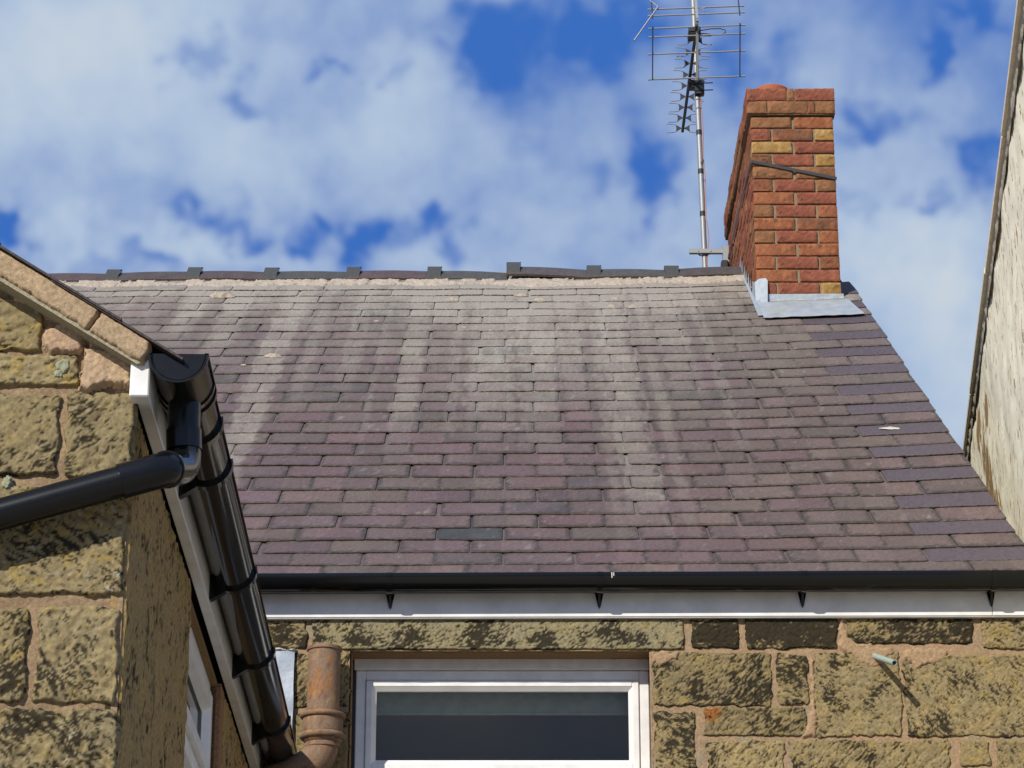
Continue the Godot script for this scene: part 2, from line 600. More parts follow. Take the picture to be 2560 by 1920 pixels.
# ------------------------------------------------------------------ the slate roof
const PITCH := 0.57759          # 33.1 degrees
const GAUGE := 0.1987
const EAVE := Vector3(0.0, 4.435, -9.405)
const SAG := [0.0, -0.0096, -0.0169, -0.0237, -0.0267, -0.0272, -0.0266, -0.0253, -0.0255, -0.0267, -0.0259, -0.0253, -0.0236, -0.0222, -0.0210, -0.0179, -0.0145, -0.0123, -0.0084, -0.0065, -0.0060, -0.0045, -0.002, -0.001, -0.001, 0.0, 0.001, 0.002, 0.0, 0.0, 0.0]
const WASH := [[-1.2, 0.075, 4.0, 0.66], [0.52, 0.075, 2.5, 0.52], [-0.105, 0.12, 10.0, 0.44], [0.124, 0.09, 9.0, 0.42], [-0.5, 0.06, 9.5, 0.42], [-1.5, 0.08, 18.0, 0.5], [0.83, 0.08, 13.0, 0.35], [-0.8, 0.05, 14.0, 0.34], [0.3, 0.05, 13.0, 0.32], [0.69, 0.025, 2.0, 0.3], [-0.28, 0.03, 9.0, 0.26], [-1.02, 0.03, 13.0, 0.3], [1.0, 0.03, 9.0, 0.28], [0.42, 0.02, 1.0, 0.24], [-1.75, 0.07, 21.0, 0.4], [0.61, 0.014, 0.5, 0.24], [-0.66, 0.016, 8.0, 0.2]]

func roof_pt(x: float, s: float, h: float) -> Vector3:
	var u := Vector3(0.0, sin(PITCH), -cos(PITCH))
	var nr := Vector3(0.0, cos(PITCH), sin(PITCH))
	var r := clampf(s / GAUGE, 0.0, 29.9)
	var k := int(r)
	var sg := lerpf(SAG[k], SAG[mini(k + 1, 30)], r - k)
	if s < 0.0:
		sg = -s * 0.03
	var lift := 0.0044 * x
	if x > 0.3:
		lift += 0.0156 * (x - 0.3) * (x - 0.3) * clampf(0.25 + r / 8.0, 0.0, 1.0)
	lift += 0.004 * na.get_noise_2d(x * 1.4, s * 1.1)
	return EAVE + u * s + nr * (h + sg + lift) + Vector3(x, 0, 0)

func wash_at(x: float, s: float, own: float) -> float:
	var r := s / GAUGE
	var top := smoothstep(9.0, 28.0, r + 3.0 * nb.get_noise_2d(x * 3.0, s * 0.4))
	var wide := 0.36 + 0.5 * exp(-pow((x - 0.15) / 0.75, 2.0))
	var f := top * wide * (0.75 + 0.5 * nb.get_noise_2d(x * 9.0, s * 1.2))
	f += 0.72 * smoothstep(22.0, 28.4, r + 2.4 * nb.get_noise_2d(x * 6.0, 40.0)) * (0.8 + 0.5 * nb.get_noise_2d(x * 11.0, s * 9.0))
	for w in WASH:
		var xx: float = (x - w[0] + 0.02 * nb.get_noise_2d(s * 2.5, w[0] * 20.0)) / w[1]
		if absf(xx) < 1.7 and r > w[2] - 2.0:
			var edge := 1.0 - smoothstep(0.75, 1.15, absf(xx) + 0.35 * nf.get_noise_2d(x * 30.0, s * 5.0))
			f += 0.85 * w[3] * edge * smoothstep(w[2] - 2.0, w[2] + 5.0, r) * (0.8 + 0.5 * nb.get_noise_2d(x * 5.0 + 11.0, s * 4.0))
	f *= 1.0 + 0.35 * nf.get_noise_2d(x * 60.0, s * 12.0) + 0.25 * nb.get_noise_2d(x * 40.0, s * 30.0)
	return clampf(f * own, 0.0, 0.9)

func slate_mesh(row: int, x0: float, x1: float, base: Color, alt: Color, sd: float, new_slate: bool, mb: MB) -> void:
	var r := RandomNumberGenerator.new()
	r.seed = int(sd * 977.0) + row * 131
	var w := x1 - x0
	var s0 := row * GAUGE + r.randf_range(-0.004, 0.003)
	var nx := maxi(8, int(w / 0.0105))
	var sl := [0.0, 0.004, 0.010, 0.020, 0.034, 0.055, 0.08, 0.11, 0.14, 0.17, 0.20, 0.225, 0.42]
	if row < 0:
		s0 = -0.155
		sl = [0.0, 0.004, 0.012, 0.03, 0.06, 0.1, 0.15, 0.18, 0.2, 0.36]
	var ny := sl.size() - 1
	var cr_l := r.randf_range(0.001, 0.005) if r.randf() < 0.78 else r.randf_range(0.008, 0.022)
	var cr_r := r.randf_range(0.001, 0.005) if r.randf() < 0.78 else r.randf_range(0.008, 0.022)
	if new_slate:
		cr_l = 0.002
		cr_r = 0.002
	var skew := r.randf_range(-0.006, 0.006)
	var lift := r.randf_range(0.0, 0.0022)
	var own := r.randf_range(0.66, 1.12)
	var half := r.randf_range(-0.10, 0.10)
	var split := x0 + w * r.randf_range(0.42, 0.58)
	var thick := r.randf_range(0.0045, 0.0068)
	var mott := r.randf_range(0.1, 0.75)
	var lichen := r.randf_range(-0.15, 0.45)
	var drips := []
	if r.randf() < 0.10 and not new_slate:
		for q in r.randi_range(1, 3):
			drips.append([x0 + w * r.randf_range(0.06, 0.94), s0 + r.randf_range(0.01, 0.12), r.randf_range(0.03, 0.11), r.randf_range(0.005, 0.011), r.randf_range(0.15, 0.35)])
	var p := PackedVector3Array()
	var cs := PackedColorArray()
	var us := PackedVector2Array()
	for j in ny + 1:
		for k in nx + 1:
			var t := float(k) / nx
			var x := x0 + w * t
			var ex := minf(x - x0, x1 - x)
			var s := s0 + float(sl[j]) + skew * (t - 0.5)
			# the tail: rounded corners, ragged dressed edge
			var near := clampf(1.0 - float(sl[j]) / 0.05, 0.0, 1.0)
			var cut := 0.0
			if x - x0 < cr_l:
				cut = maxf(cut, cr_l - sqrt(maxf(0.0, cr_l * cr_l - pow(cr_l - (x - x0), 2.0))))
			if x1 - x < cr_r:
				cut = maxf(cut, cr_r - sqrt(maxf(0.0, cr_r * cr_r - pow(cr_r - (x1 - x), 2.0))))
			cut += 0.0022 * nf.get_noise_2d(x * 45.0, sd * 9.0) + 0.0025 * nb.get_noise_2d(x * 18.0, sd * 5.0)
			s += cut * near
			if k == 0 or k == nx:
				x += 0.0016 * nf.get_noise_2d(s * 60.0, sd + k)
			var h := 0.0138 * (1.0 - (s - s0) / 0.43) + thick + lift * near
			h += 0.0007 * nb.get_noise_3d(x * 22.0, s * 30.0, sd)
			if j == 0:
				h -= thick * (0.55 + 0.3 * nf.get_noise_2d(x * 40.0, sd))
			elif j == 1:
				h -= thick * 0.12 * (1.0 + nf.get_noise_2d(x * 40.0, sd))
			if k == 0 or k == nx:
				h -= 0.0018
			p.append(roof_pt(x, s, h))
			var q := clampf(nb.get_noise_3d(x * 7.0, s * 5.0, sd) * 1.3 + 0.1, -1.0, 1.0)
			var col := base.lerp(alt, clampf(q * mott + 0.25, 0.0, 1.0))
			col = col * (1.0 + 0.16 * nf.get_noise_3d(x * 45.0, s * 26.0, sd) + 0.10 * nb.get_noise_3d(x * 30.0, s * 9.0, sd + 4.0))
			if not new_slate:
				col = col * (1.0 + half * (1.0 if x + 0.006 * nf.get_noise_2d(s * 40.0, sd) > split else -1.0))
				# grey-green algae in a ragged band along the dressed edges
				var eb := minf((s - s0) / 0.030, ex / 0.016)
				var al := 1.0 - eb + 1.1 * nb.get_noise_3d(x * 26.0, s * 40.0, sd + 8.0) + 0.7 * nf.get_noise_3d(x * 70.0, s * 70.0, sd) + lichen - 0.05
				if al > 0.25:
					col = col.lerp(Color(0.050, 0.045, 0.033), clampf((al - 0.25) * 1.7, 0.0, 0.68))
				var yl := nb.get_noise_3d(x * 30.0, s * 30.0, 77.0) + 0.5 * (1.0 - minf(1.0, (s - s0) / 0.012))
				if yl > 0.93:
					col = col.lerp(Color(0.26, 0.24, 0.12), clampf((yl - 0.93) * 4.0, 0.0, 0.6))
				col = col.lerp(Color(0.44, 0.395, 0.325), wash_at(x, s, own))
			# pale scratches and drips
			var tk := nf.get_noise_3d(x * 48.0 + s * 14.0, s * 11.0, 5.0 + float(row % 3))
			if tk > 0.60 and not new_slate and x > -1.1:
				col = col.lerp(Color(0.42, 0.40, 0.36), clampf((tk - 0.60) * 3.0, 0.0, 0.22))
			for dp in drips:
				if s > dp[1] and s < dp[1] + dp[2] and absf(x - dp[0] - (s - dp[1]) * 0.12) < dp[3]:
					col = col.lerp(Color(0.42, 0.40, 0.35), dp[4])
			cs.append(col)
			us.append(Vector2(x, s))
	mb.grid(nx, ny, p, cs, us)
	# dressed edges: tail and both sides
	var nr := Vector3(0.0, cos(PITCH), sin(PITCH))
	var ww := nx + 1
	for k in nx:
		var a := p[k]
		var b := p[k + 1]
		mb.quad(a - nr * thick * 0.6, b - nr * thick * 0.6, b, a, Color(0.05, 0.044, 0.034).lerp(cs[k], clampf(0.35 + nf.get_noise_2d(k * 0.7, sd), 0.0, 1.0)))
	for j in ny:
		var a := p[j * ww]
		var b := p[(j + 1) * ww]
		mb.quad(b - nr * thick, a - nr * thick, a, b, cs[j * ww])
		a = p[nx + j * ww]
		b = p[nx + (j + 1) * ww]
		mb.quad(a - nr * thick, b - nr * thick, b, a, cs[nx + j * ww])

func make_roof(house: Node3D) -> void:
	# deck under the slates, both slopes
	var mb := MB.new()
	var nr := Vector3(0.0, cos(PITCH), sin(PITCH))
	var top := EAVE + Vector3(0.0, sin(PITCH), -cos(PITCH)) * 6.02
	var low := EAVE - Vector3(0.0, sin(PITCH), -cos(PITCH)) * 0.06
	var rows := 15
	for k in rows:
		for m in 10:
			var sa := lerpf(-0.06, 6.0, float(k) / rows)
			var sb := lerpf(-0.06, 6.0, float(k + 1) / rows)
			var xa := lerpf(-3.1, 1.88, float(m) / 10)
			var xb := lerpf(-3.1, 1.88, float(m + 1) / 10)
			mb.quad(roof_pt(xa, sa, -0.012), roof_pt(xb, sa, -0.012), roof_pt(xb, sb, -0.012), roof_pt(xa, sb, -0.012))
	var bz := 2.0 * (top.z) - low.z
	var tl := Vector3(-3.1, top.y - 0.02, top.z)
	var tr := Vector3(1.88, top.y + 0.01, top.z)
	mb.quad(tr, tl + Vector3(0, 0, 0), Vector3(-3.1, low.y, bz), Vector3(1.88, low.y, bz))
	mb.tri(Vector3(1.88, low.y, low.z), Vector3(1.88, low.y, bz), tr + Vector3(0, -0.03, 0))
	mb.tri(Vector3(-3.1, low.y, bz), Vector3(-3.1, low.y, low.z), tl + Vector3(0, -0.03, 0))
	var roof := part(house, "roof", mb, M.deck, "steep purple slate roof washed with pale lime streaks below the ridge")
	# slates
	var pal := [Color(0.184, 0.124, 0.116), Color(0.178, 0.134, 0.112), Color(0.198, 0.124, 0.118), Color(0.170, 0.128, 0.112), Color(0.180, 0.124, 0.123), Color(0.186, 0.138, 0.112), Color(0.172, 0.120, 0.112)]
	var dark := Color(0.070, 0.068, 0.062)
	var all := []
	for row in range(-1, 30):
		var odd := posmod(row, 2) == 1
		var first := 1.657 if odd else 1.527
		var left := lerpf(-1.35, -3.05, clampf(row / 20.0, 0.0, 1.0))
		var x := first
		all.append([row, first, 1.905 + rng.randf_range(-0.006, 0.004), not odd and row < 27])
		while x > left:
			var wv := 0.2595 + (rng.randf_range(-0.007, 0.007) if row >= 0 else 0.004)
			x = first - 0.2595 * roundf((first - x) / 0.2595) + rng.randf_range(-0.006, 0.006) * (1.0 if row >= 0 else 0.3)
			all.append([row, x - wv, x - (rng.randf_range(0.002, 0.0065) if row >= 0 else 0.0015), false])
			x -= 0.2595
	var stuff := MB.new()
	var made := 0
	for a in all:
		var row: int = a[0]
		# slates that would lie under the chimney
		if row >= 27 and a[1] > 1.36 and a[2] < 1.95:
			continue
		if row >= 26 and a[2] > 1.36:
			a[2] = minf(a[2], 1.345) if row >= 27 else a[2]
			if a[2] - a[1] < 0.05:
				continue
		var k := rng.randi() % pal.size()
		var base: Color = pal[k] * rng.randf_range(0.83, 1.04)
		var alt: Color = pal[(k + 1 + rng.randi() % 5) % pal.size()] * rng.randf_range(0.85, 1.1)
		var die := rng.randf()
		if die < 0.022:
			base = dark
			alt = dark * 1.35
		elif die < 0.10:
			alt = dark * 1.1
		if a[3]:
			base = Color(0.124, 0.098, 0.110) * rng.randf_range(0.93, 1.06)
			alt = Color(0.130, 0.102, 0.108)
		elif a[1] > 1.1 and not a[3]:
			base = base.lerp(Color(0.162, 0.126, 0.104), 0.5)
		var single: bool = row >= 0 and made < 300 and a[2] > lerpf(-1.0, -2.5, row / 28.0)
		if single:
			var one := MB.new()
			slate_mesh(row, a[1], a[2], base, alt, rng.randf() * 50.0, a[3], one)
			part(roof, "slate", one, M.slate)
			made += 1
		else:
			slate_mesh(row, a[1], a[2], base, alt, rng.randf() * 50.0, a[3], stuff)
	var st := part(roof, "upper_slates", stuff, M.slate, "rows of small slates just below the ridge, whitened by lime")
	st.set_meta("kind", "stuff")
	make_ridge(roof)

const RIDGE := [[-2.80, -2.346, 0.000, 0.000], [-2.346, -1.876, 0.000, 0.012], [-1.876, -1.431, 0.012, 0.008], [-1.431, -0.954, 0.008, 0.006], [-0.954, -0.486, 0.010, 0.008], [-0.486, -0.028, 0.010, -0.004], [-0.028, 0.438, 0.036, 0.012], [0.438, 0.888, 0.014, 0.010], [0.888, 1.325, 0.010, 0.030]]

func make_ridge(roof: Node3D) -> void:
	var s_apex := 5.985
	var apex := EAVE + Vector3(0.0, sin(PITCH), -cos(PITCH)) * s_apex + Vector3(0, 0.036, 0)
	var tones := [Color(0.115, 0.085, 0.083), Color(0.105, 0.085, 0.083), Color(0.11, 0.083, 0.083), Color(0.095, 0.092, 0.088), Color(0.12, 0.084, 0.086), Color(0.10, 0.097, 0.093), Color(0.108, 0.095, 0.098), Color(0.10, 0.097, 0.092), Color(0.098, 0.085, 0.082)]
	var idx := 0
	for t in RIDGE:
		# an angled ridge tile: two wings and a soft crest
		var mb := MB.new()
		var nx := 18
		var prof := [[0.120, -0.090], [0.116, -0.077], [0.07, -0.040], [0.03, -0.010], [0.012, 0.002], [0.0, 0.005], [-0.012, 0.002], [-0.03, -0.010], [-0.108, -0.070]]
		var p := PackedVector3Array()
		var cs := PackedColorArray()
		var us := PackedVector2Array()
		for j in prof.size():
			for k in nx + 1:
				var f := float(k) / nx
				var x: float = lerpf(t[0], t[1], f)
				var y: float = lerpf(t[2], t[3], f) + 0.0044 * x + 0.006 * sin(f * PI) - 0.003
				var q := apex + Vector3(x, y + prof[j][1], prof[j][0])
				q.z += 0.002 * nb.get_noise_2d(x * 9.0, j)
				p.append(q)
				var c0: Color = tones[idx]
				cs.append(c0 * (1.0 + 0.25 * nb.get_noise_2d(x * 12.0, j * 3.0) + 0.2 * nf.get_noise_2d(x * 50.0, j * 9.0)))
				us.append(Vector2(x, j * 0.03))
		mb.grid(nx, prof.size() - 1, p, cs, us)
		# lower edge thickness
		for k in nx:
			mb.quad(p[k] + Vector3(0, -0.011, -0.008), p[k + 1] + Vector3(0, -0.011, -0.008), p[k + 1], p[k], Color(0.12, 0.10, 0.075))
		part(roof, "ridge_tile", mb, M.slate)
		# the overlapping cap at its left end
		if idx > 0:
			var cb := MB.new()
			var wv := 0.078
			var x0: float = t[0] - 0.004
			var yy: float = t[2] + 0.0044 * x0 + 0.008
			var pr := [[0.116, -0.080], [0.075, -0.036], [0.032, 0.000], [0.010, 0.020], [-0.010, 0.020], [-0.032, 0.000], [-0.116, -0.072]]
			for j in pr.size() - 1:
				var a := apex + Vector3(x0, yy + pr[j][1], pr[j][0])
				var b := apex + Vector3(x0, yy + pr[j + 1][1], pr[j + 1][0])
				var dx := Vector3(wv + 0.006 * (j % 2), 0, 0)
				cb.quad(a, a + dx, b + dx, b, Color(0.085, 0.09, 0.085))
				var inn := Vector3(0, -0.016, 0)
				cb.quad(a + dx, a + dx + inn, b + dx + inn, b + dx, Color(0.07, 0.075, 0.07))
				cb.quad(a + inn, a, b, b + inn, Color(0.07, 0.075, 0.07))
			var e0 := apex + Vector3(x0, yy - 0.080, 0.116)
			cb.quad(e0 + Vector3(0, -0.014, 0), e0 + Vector3(wv, -0.014, 0), e0 + Vector3(wv, 0, 0), e0, Color(0.10, 0.095, 0.07))
			part(roof, "ridge_cap", cb, M.slate)
		idx += 1
	# the mortar bed under the ridge, spilled over the top slates
	var x0 := -2.75
	var nx2 := 560
	var ny2 := 30
	var p2 := PackedVector3Array()
	var c2 := PackedColorArray()
	var u2 := PackedVector2Array()
	var hs := PackedFloat32Array()
	for j in ny2 + 1:
		for k in nx2 + 1:
			var x := x0 + (1.335 - x0) * k / nx2
			var s := lerpf(5.40, 5.838, float(j) / ny2)
			var reach := 5.715 + 0.045 * nb.get_noise_2d(x * 5.0, 3.0) + 0.02 * nf.get_noise_2d(x * 30.0, 8.0)
			reach -= 0.10 * exp(-pow((x - 0.12) / 0.14, 2.0)) + 0.07 * exp(-pow((x - 0.62) / 0.12, 2.0)) + 0.05 * exp(-pow((x + 0.45) / 0.1, 2.0)) + 0.045 * exp(-pow((x + 1.66) / 0.09, 2.0)) + 0.05 * exp(-pow((x - 1.1) / 0.2, 2.0)) + 0.05 * exp(-pow((x - 0.38) / 0.1, 2.0))
			var d := s - reach + 0.022 * nb.get_noise_2d(x * 22.0, s * 22.0) + 0.02 * nf.get_noise_2d(x * 45.0, s * 45.0)
			# gaps where the bed has fallen out under the tile edge
			var gap := nb.get_noise_2d(x * 7.0, 70.0)
			if s > 5.79 and gap > 0.16 and x < 1.0:
				d -= (gap - 0.16) * 0.9
			hs.append(d)
			var h := 0.006
			if d > 0.0:
				h = 0.017 + minf(d * 0.10, 0.010) + 0.006 * nb.get_noise_2d(x * 16.0, s * 16.0) * clampf(d * 30.0, 0.0, 1.0) + 0.003 * nf.get_noise_2d(x * 60.0, s * 60.0)
			p2.append(roof_pt(x, s, h))
			c2.append(Color(0.53, 0.45, 0.365) * (1.0 + 0.18 * nb.get_noise_2d(x * 12.0, s * 12.0) + 0.15 * nf.get_noise_2d(x * 55.0, s * 55.0)))
			u2.append(Vector2(x, s))
	var sk := PackedByteArray()
	for j in ny2:
		for k in nx2:
			var q := k + j * (nx2 + 1)
			sk.append(1 if maxf(maxf(hs[q], hs[q + 1]), maxf(hs[q + nx2 + 1], hs[q + nx2 + 2])) <= 0.0 else 0)
	var mm := MB.new()
	mm.grid(nx2, ny2, p2, c2, u2, sk)
	part(roof, "ridge_mortar", mm, M.mortar, "crumbling cream mortar bed smeared under the ridge tiles")
	# mortar dropped on the slates
	for d in [[-1.19, 3.74, 0.035], [-1.32, 3.56, 0.012], [0.66, 4.98, 0.028], [0.57, 5.22, 0.022], [0.16, 5.20, 0.03], [-0.33, 5.22, 0.03], [-1.62, 5.36, 0.055], [-0.72, 4.62, 0.013], [-0.25, 4.45, 0.012], [0.05, 5.34, 0.03], [0.55, 5.02, 0.02]]:
		var o := []
		var r := RandomNumberGenerator.new()
		r.seed = int(d[0] * 100 + d[1] * 1000)
		for k in 9:
			var a := TAU * k / 9
			o.append([cos(a) * d[2] * r.randf_range(0.6, 1.5), sin(a) * d[2] * r.randf_range(0.4, 0.9)])
		var dm := patch_mesh(o, d[2] * 0.35, d[2] / 5.0, d[0] * 9.0, {"ragged": d[2] * 0.25, "round": d[2] * 0.6, "rough": d[2] * 0.25, "freq": 2.0, "a": Color(0.54, 0.46, 0.37), "b": Color(0.48, 0.41, 0.33), "sink": -0.002})
		var on := roof_pt(d[0], d[1], 0.0195)
		var t := Transform3D(Basis(Vector3.RIGHT, PITCH - PI / 2.0), on)
		var pt := part(roof, "mortar_dab", dm, M.mortar)
		pt.transform = t
	# bird dropping on a verge slate
	var bd := patch_mesh([[-0.05, 0.0], [-0.03, 0.008], [-0.012, 0.02], [0.01, 0.018], [0.035, 0.012], [0.045, 0.0], [0.03, -0.012], [0.005, -0.016], [-0.015, -0.012], [-0.03, 0.0]], 0.002, 0.004, 3.0, {"ragged": 0.006, "round": 0.004, "rough": 0.001, "freq": 2.0, "a": Color(0.7, 0.68, 0.6), "b": Color(0.62, 0.6, 0.5), "sink": -0.001})
	var bp := part(roof, "bird_dropping", bd, M.mortar)
	bp.transform = Transform3D(Basis(Vector3.RIGHT, PITCH - PI / 2.0), roof_pt(1.66, 2.085, 0.0215))

# ------------------------------------------------------------------ main house: walls, window, chimney
const ZW := -9.352

func make_house() -> Node3D:
	var h := thing("stone_house", "sandstone house with purple slate roof and brick chimney facing the yard", "house")
	# wall core round the window opening, with the two side walls and the back wall
	var core := MB.new()
	var zb := ZW - 0.02
	core.box(Vector3(-3.0, 0.0, zb - 0.4), Vector3(-0.574, 4.29, zb))
	core.box(Vector3(0.497, 0.0, zb - 0.4), Vector3(1.87, 4.29, zb))
	core.box(Vector3(-0.574, 0.0, zb - 0.4), Vector3(0.497, 2.85, zb))
	core.box(Vector3(-0.574, 4.112, zb - 0.4), Vector3(0.497, 4.29, zb))
	core.box(Vector3(1.47, 0.0, -18.9), Vector3(1.87, 4.28, zb - 0.4))
	core.box(Vector3(-3.0, 0.0, -18.9), Vector3(-2.6, 4.28, zb - 0.4))
	core.box(Vector3(-3.0, 0.0, -19.3), Vector3(1.87, 4.28, -18.9))
	for k in core.c.size():
		core.c[k] = Color(0.36, 0.23, 0.13)
	var wall := part(h, "wall", core, M.mortar, "sandstone wall with pinkish tan pointing")
	# pointing
	var p := PackedVector3Array()
	var cs := PackedColorArray()
	var us := PackedVector2Array()
	var cell := 0.011
	var nx := int(3.2 / cell)
	var ny := int(1.18 / cell)
	for j in ny + 1:
		for k in nx + 1:
			var x := -1.33 + 3.2 * k / nx
			var y := 3.11 + 1.18 * j / ny
			var z := ZW - 0.003 + 0.003 * nb.get_noise_2d(x * 9.0, y * 9.0) + 0.0015 * nf.get_noise_2d(x * 40.0, y * 40.0)
			p.append(Vector3(x, y, z))
			var kk := clampf(nb.get_noise_2d(x * 3.0 + 9.0, y * 3.0) + 0.35, 0.0, 1.0)
			var col := Color(0.43, 0.295, 0.180).lerp(Color(0.39, 0.285, 0.18), kk)
			var old := nb.get_noise_2d(x * 5.0, y * 5.0 + 50.0)
			if old > 0.25:
				col = col.lerp(Color(0.36, 0.31, 0.21), clampf((old - 0.25) * 5.0, 0.0, 0.8))
			cs.append(col * (1.0 + 0.2 * nf.get_noise_2d(x * 45.0, y * 45.0)))
			us.append(Vector2(x, y))
	var sk := PackedByteArray()
	for j in ny:
		for k in nx:
			var a := p[k + j * (nx + 1)]
			sk.append(1 if a.x > -0.586 and a.x < 0.488 and a.y < 4.1135 else 0)
	var pm := MB.new()
	pm.grid(nx, ny, p, cs, us, sk)
	# reveals of the opening
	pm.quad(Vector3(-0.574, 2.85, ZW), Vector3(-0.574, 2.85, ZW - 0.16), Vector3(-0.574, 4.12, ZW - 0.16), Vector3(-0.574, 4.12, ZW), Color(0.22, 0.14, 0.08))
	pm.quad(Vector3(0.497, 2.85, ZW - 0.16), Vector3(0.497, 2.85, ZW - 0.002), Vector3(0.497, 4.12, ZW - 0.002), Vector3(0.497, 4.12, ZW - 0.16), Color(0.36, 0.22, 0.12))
	part(wall, "pointing", pm, M.mortar)
	# stones: x0, y0, x1, y1, soot, options
	var st := [
		[-1.30, 4.118, -0.733, 4.232, 0.2, {"band": [4.16, 0.045, 0.5]}],
		[0.640, 4.119, 0.818, 4.236, 0.5, {"band": [4.18, 0.05, 0.35]}],
		[0.835, 4.119, 1.171, 4.238, 0.52, {"band": [4.18, 0.05, 0.3]}],
		[1.196, 4.137, 1.654, 4.240, 0.42, {}],
		[1.680, 4.118, 1.868, 4.240, 0.14, {"yellow": 0.12}],
		[0.501, 3.909, 0.928, 4.109, 0.12, {"angle": 0.75, "tool": 0.006}],
		[0.941, 3.914, 1.058, 4.103, 0.04, {}],
		[1.074, 3.799, 1.386, 4.109, 0.02, {"angle": -0.55}],
		[1.396, 3.799, 1.868, 4.100, 0.00, {"angle": -0.8, "tool": 0.006, "pale": 0.02}],
		[0.502, 3.672, 0.649, 3.892, 0.28, {"angle": -0.6, "tool": 0.005}],
		[0.678, 3.801, 1.049, 3.910, 0.00, {"yellow": 0.06, "iron": [0.705, 3.895, 0.045]}],
		[0.682, 3.665, 0.964, 3.788, 0.08, {"angle": 0.85, "tool": 0.009}],
		[0.981, 3.665, 1.546, 3.791, 0.04, {"angle": 0.8, "tool": 0.007, "yellow": 0.05}],
		[1.578, 3.694, 1.688, 3.791, -0.05, {"yellow": 0.1}],
		[1.704, 3.665, 1.868, 3.791, 0.03, {}],
		[-0.779, 3.903, -0.576, 4.109, 0.22, {"angle": 0.9, "tool": 0.008}],
		[-0.772, 3.672, -0.577, 3.892, -0.05, {}],
		[-1.02, 3.80, -0.795, 4.104, 0.1, {}],
		[-1.30, 3.672, -0.792, 3.785, 0.1, {}],
	]
	var sd := 1.0
	for s in st:
		var o: Dictionary = s[5]
		o.soot = s[4]
		if not o.has("angle"):
			o.angle = rng.randf_range(-0.9, 0.9)
		var tone := rng.randf_range(0.85, 1.12)
		o.base = Color(0.358, 0.275, 0.132) * tone
		o.grey = Color(0.302, 0.242, 0.135) * tone
		o.rough = 0.0028
		o.round = 0.007
		o.jitter = 0.010
		var m := part(wall, "stone", stone_mesh(s[0], s[1], s[2], s[3], sd * 3.7, 0.0046, o), M.stone)
		m.position.z = ZW
		sd += 1.0
	# two courses below the picture
	for row in 2:
		for side in [[-1.3, -0.58], [0.5, 1.868]]:
			var x: float = side[0]
			while x < side[1] - 0.08:
				var x1 := minf(x + rng.randf_range(0.2, 0.42), side[1])
				if side[1] - x1 < 0.12:
					x1 = side[1]
				var y1 := 3.652 - row * 0.19
				var m := part(wall, "stone", stone_mesh(x, y1 - 0.175, x1 - 0.014, y1, sd * 3.7, 0.012, {"soot": 0.02, "angle": rng.randf_range(-0.9, 0.9)}), M.stone)
				m.position.z = ZW
				sd += 1.0
				x = x1
	# lintel: one long stone, its soffit showing over the window
	var lm := stone_mesh(-0.718, 4.115, 0.619, 4.234, 91.0, 0.0048, {"soot": -0.02, "band": [4.152, 0.03, 0.55], "angle": 0.45, "tool": 0.002, "proud": 0.006, "dent": 0.0014, "rough": 0.0012, "round": 0.007, "jitter": 0.004, "base": Color(0.36, 0.30, 0.165), "grey": Color(0.31, 0.27, 0.165), "yellow": 0.03})
	var sp := PackedVector3Array()
	var sc := PackedColorArray()
	var su := PackedVector2Array()
	for j in 9:
		for k in 101:
			var x := lerpf(-0.60, 0.52, k / 100.0)
			var z := lerpf(-0.17, -0.002, j / 8.0)
			sp.append(Vector3(x, 4.113 + 0.0025 * nb.get_noise_2d(x * 9.0, z * 30.0), z))
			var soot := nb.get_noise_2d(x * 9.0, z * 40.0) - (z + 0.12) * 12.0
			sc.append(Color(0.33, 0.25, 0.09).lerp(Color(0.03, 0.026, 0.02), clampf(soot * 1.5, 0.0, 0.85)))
			su.append(Vector2(x, z))
	lm.grid(100, 8, sp, sc, su)
	var lt := part(wall, "lintel", lm, M.stone, "long single stone lintel over the window, dark along its lower edge")
	lt.position.z = ZW
	# smears of new mortar
	for q in [[[[0.505, 4.10], [0.53, 4.112], [0.60, 4.112], [0.596, 4.085], [0.575, 4.075], [0.545, 4.06], [0.515, 4.072]], 2.0], [[[1.17, 4.245], [1.195, 4.245], [1.20, 4.165], [1.235, 4.140], [1.36, 4.128], [1.36, 4.105], [1.32, 4.060], [1.28, 4.045], [1.24, 4.075], [1.175, 4.118]], 3.0], [[[1.385, 4.12], [1.56, 4.125], [1.55, 4.085], [1.49, 4.06], [1.44, 4.045], [1.425, 4.075], [1.40, 4.10]], 4.0], [[[1.03, 3.80], [1.06, 3.90], [1.064, 4.08], [1.078, 4.08], [1.078, 3.80]], 6.0]]:
		var m := part(wall, "mortar_smear", patch_mesh(q[0], 0.0085, 0.006, q[1], {"ragged": 0.009, "round": 0.008, "rough": 0.0015, "a": Color(0.46, 0.310, 0.185), "b": Color(0.44, 0.31, 0.19)}), M.mortar)
		m.position.z = ZW
	# lead upstand beside the lower roof
	var ld := MB.new()
	var lp := PackedVector3Array()
	var lc := PackedColorArray()
	var lu := PackedVector2Array()
	for j in 25:
		for k in 11:
			var x := lerpf(-1.06, -0.776, k / 10.0)
			var y := lerpf(3.72, 4.112, j / 24.0)
			lp.append(Vector3(x + 0.003 * nb.get_noise_2d(y * 9.0, 1.0) * (1.0 if k == 10 else 0.0), y, ZW + 0.022 + 0.004 * nb.get_noise_2d(x * 8.0, y * 8.0)))
			lc.append(Color(0.36, 0.41, 0.48) * (1.0 + 0.3 * nb.get_noise_2d(x * 10.0, y * 5.0)))
			lu.append(Vector2(x, y))
	ld.grid(10, 24, lp, lc, lu)
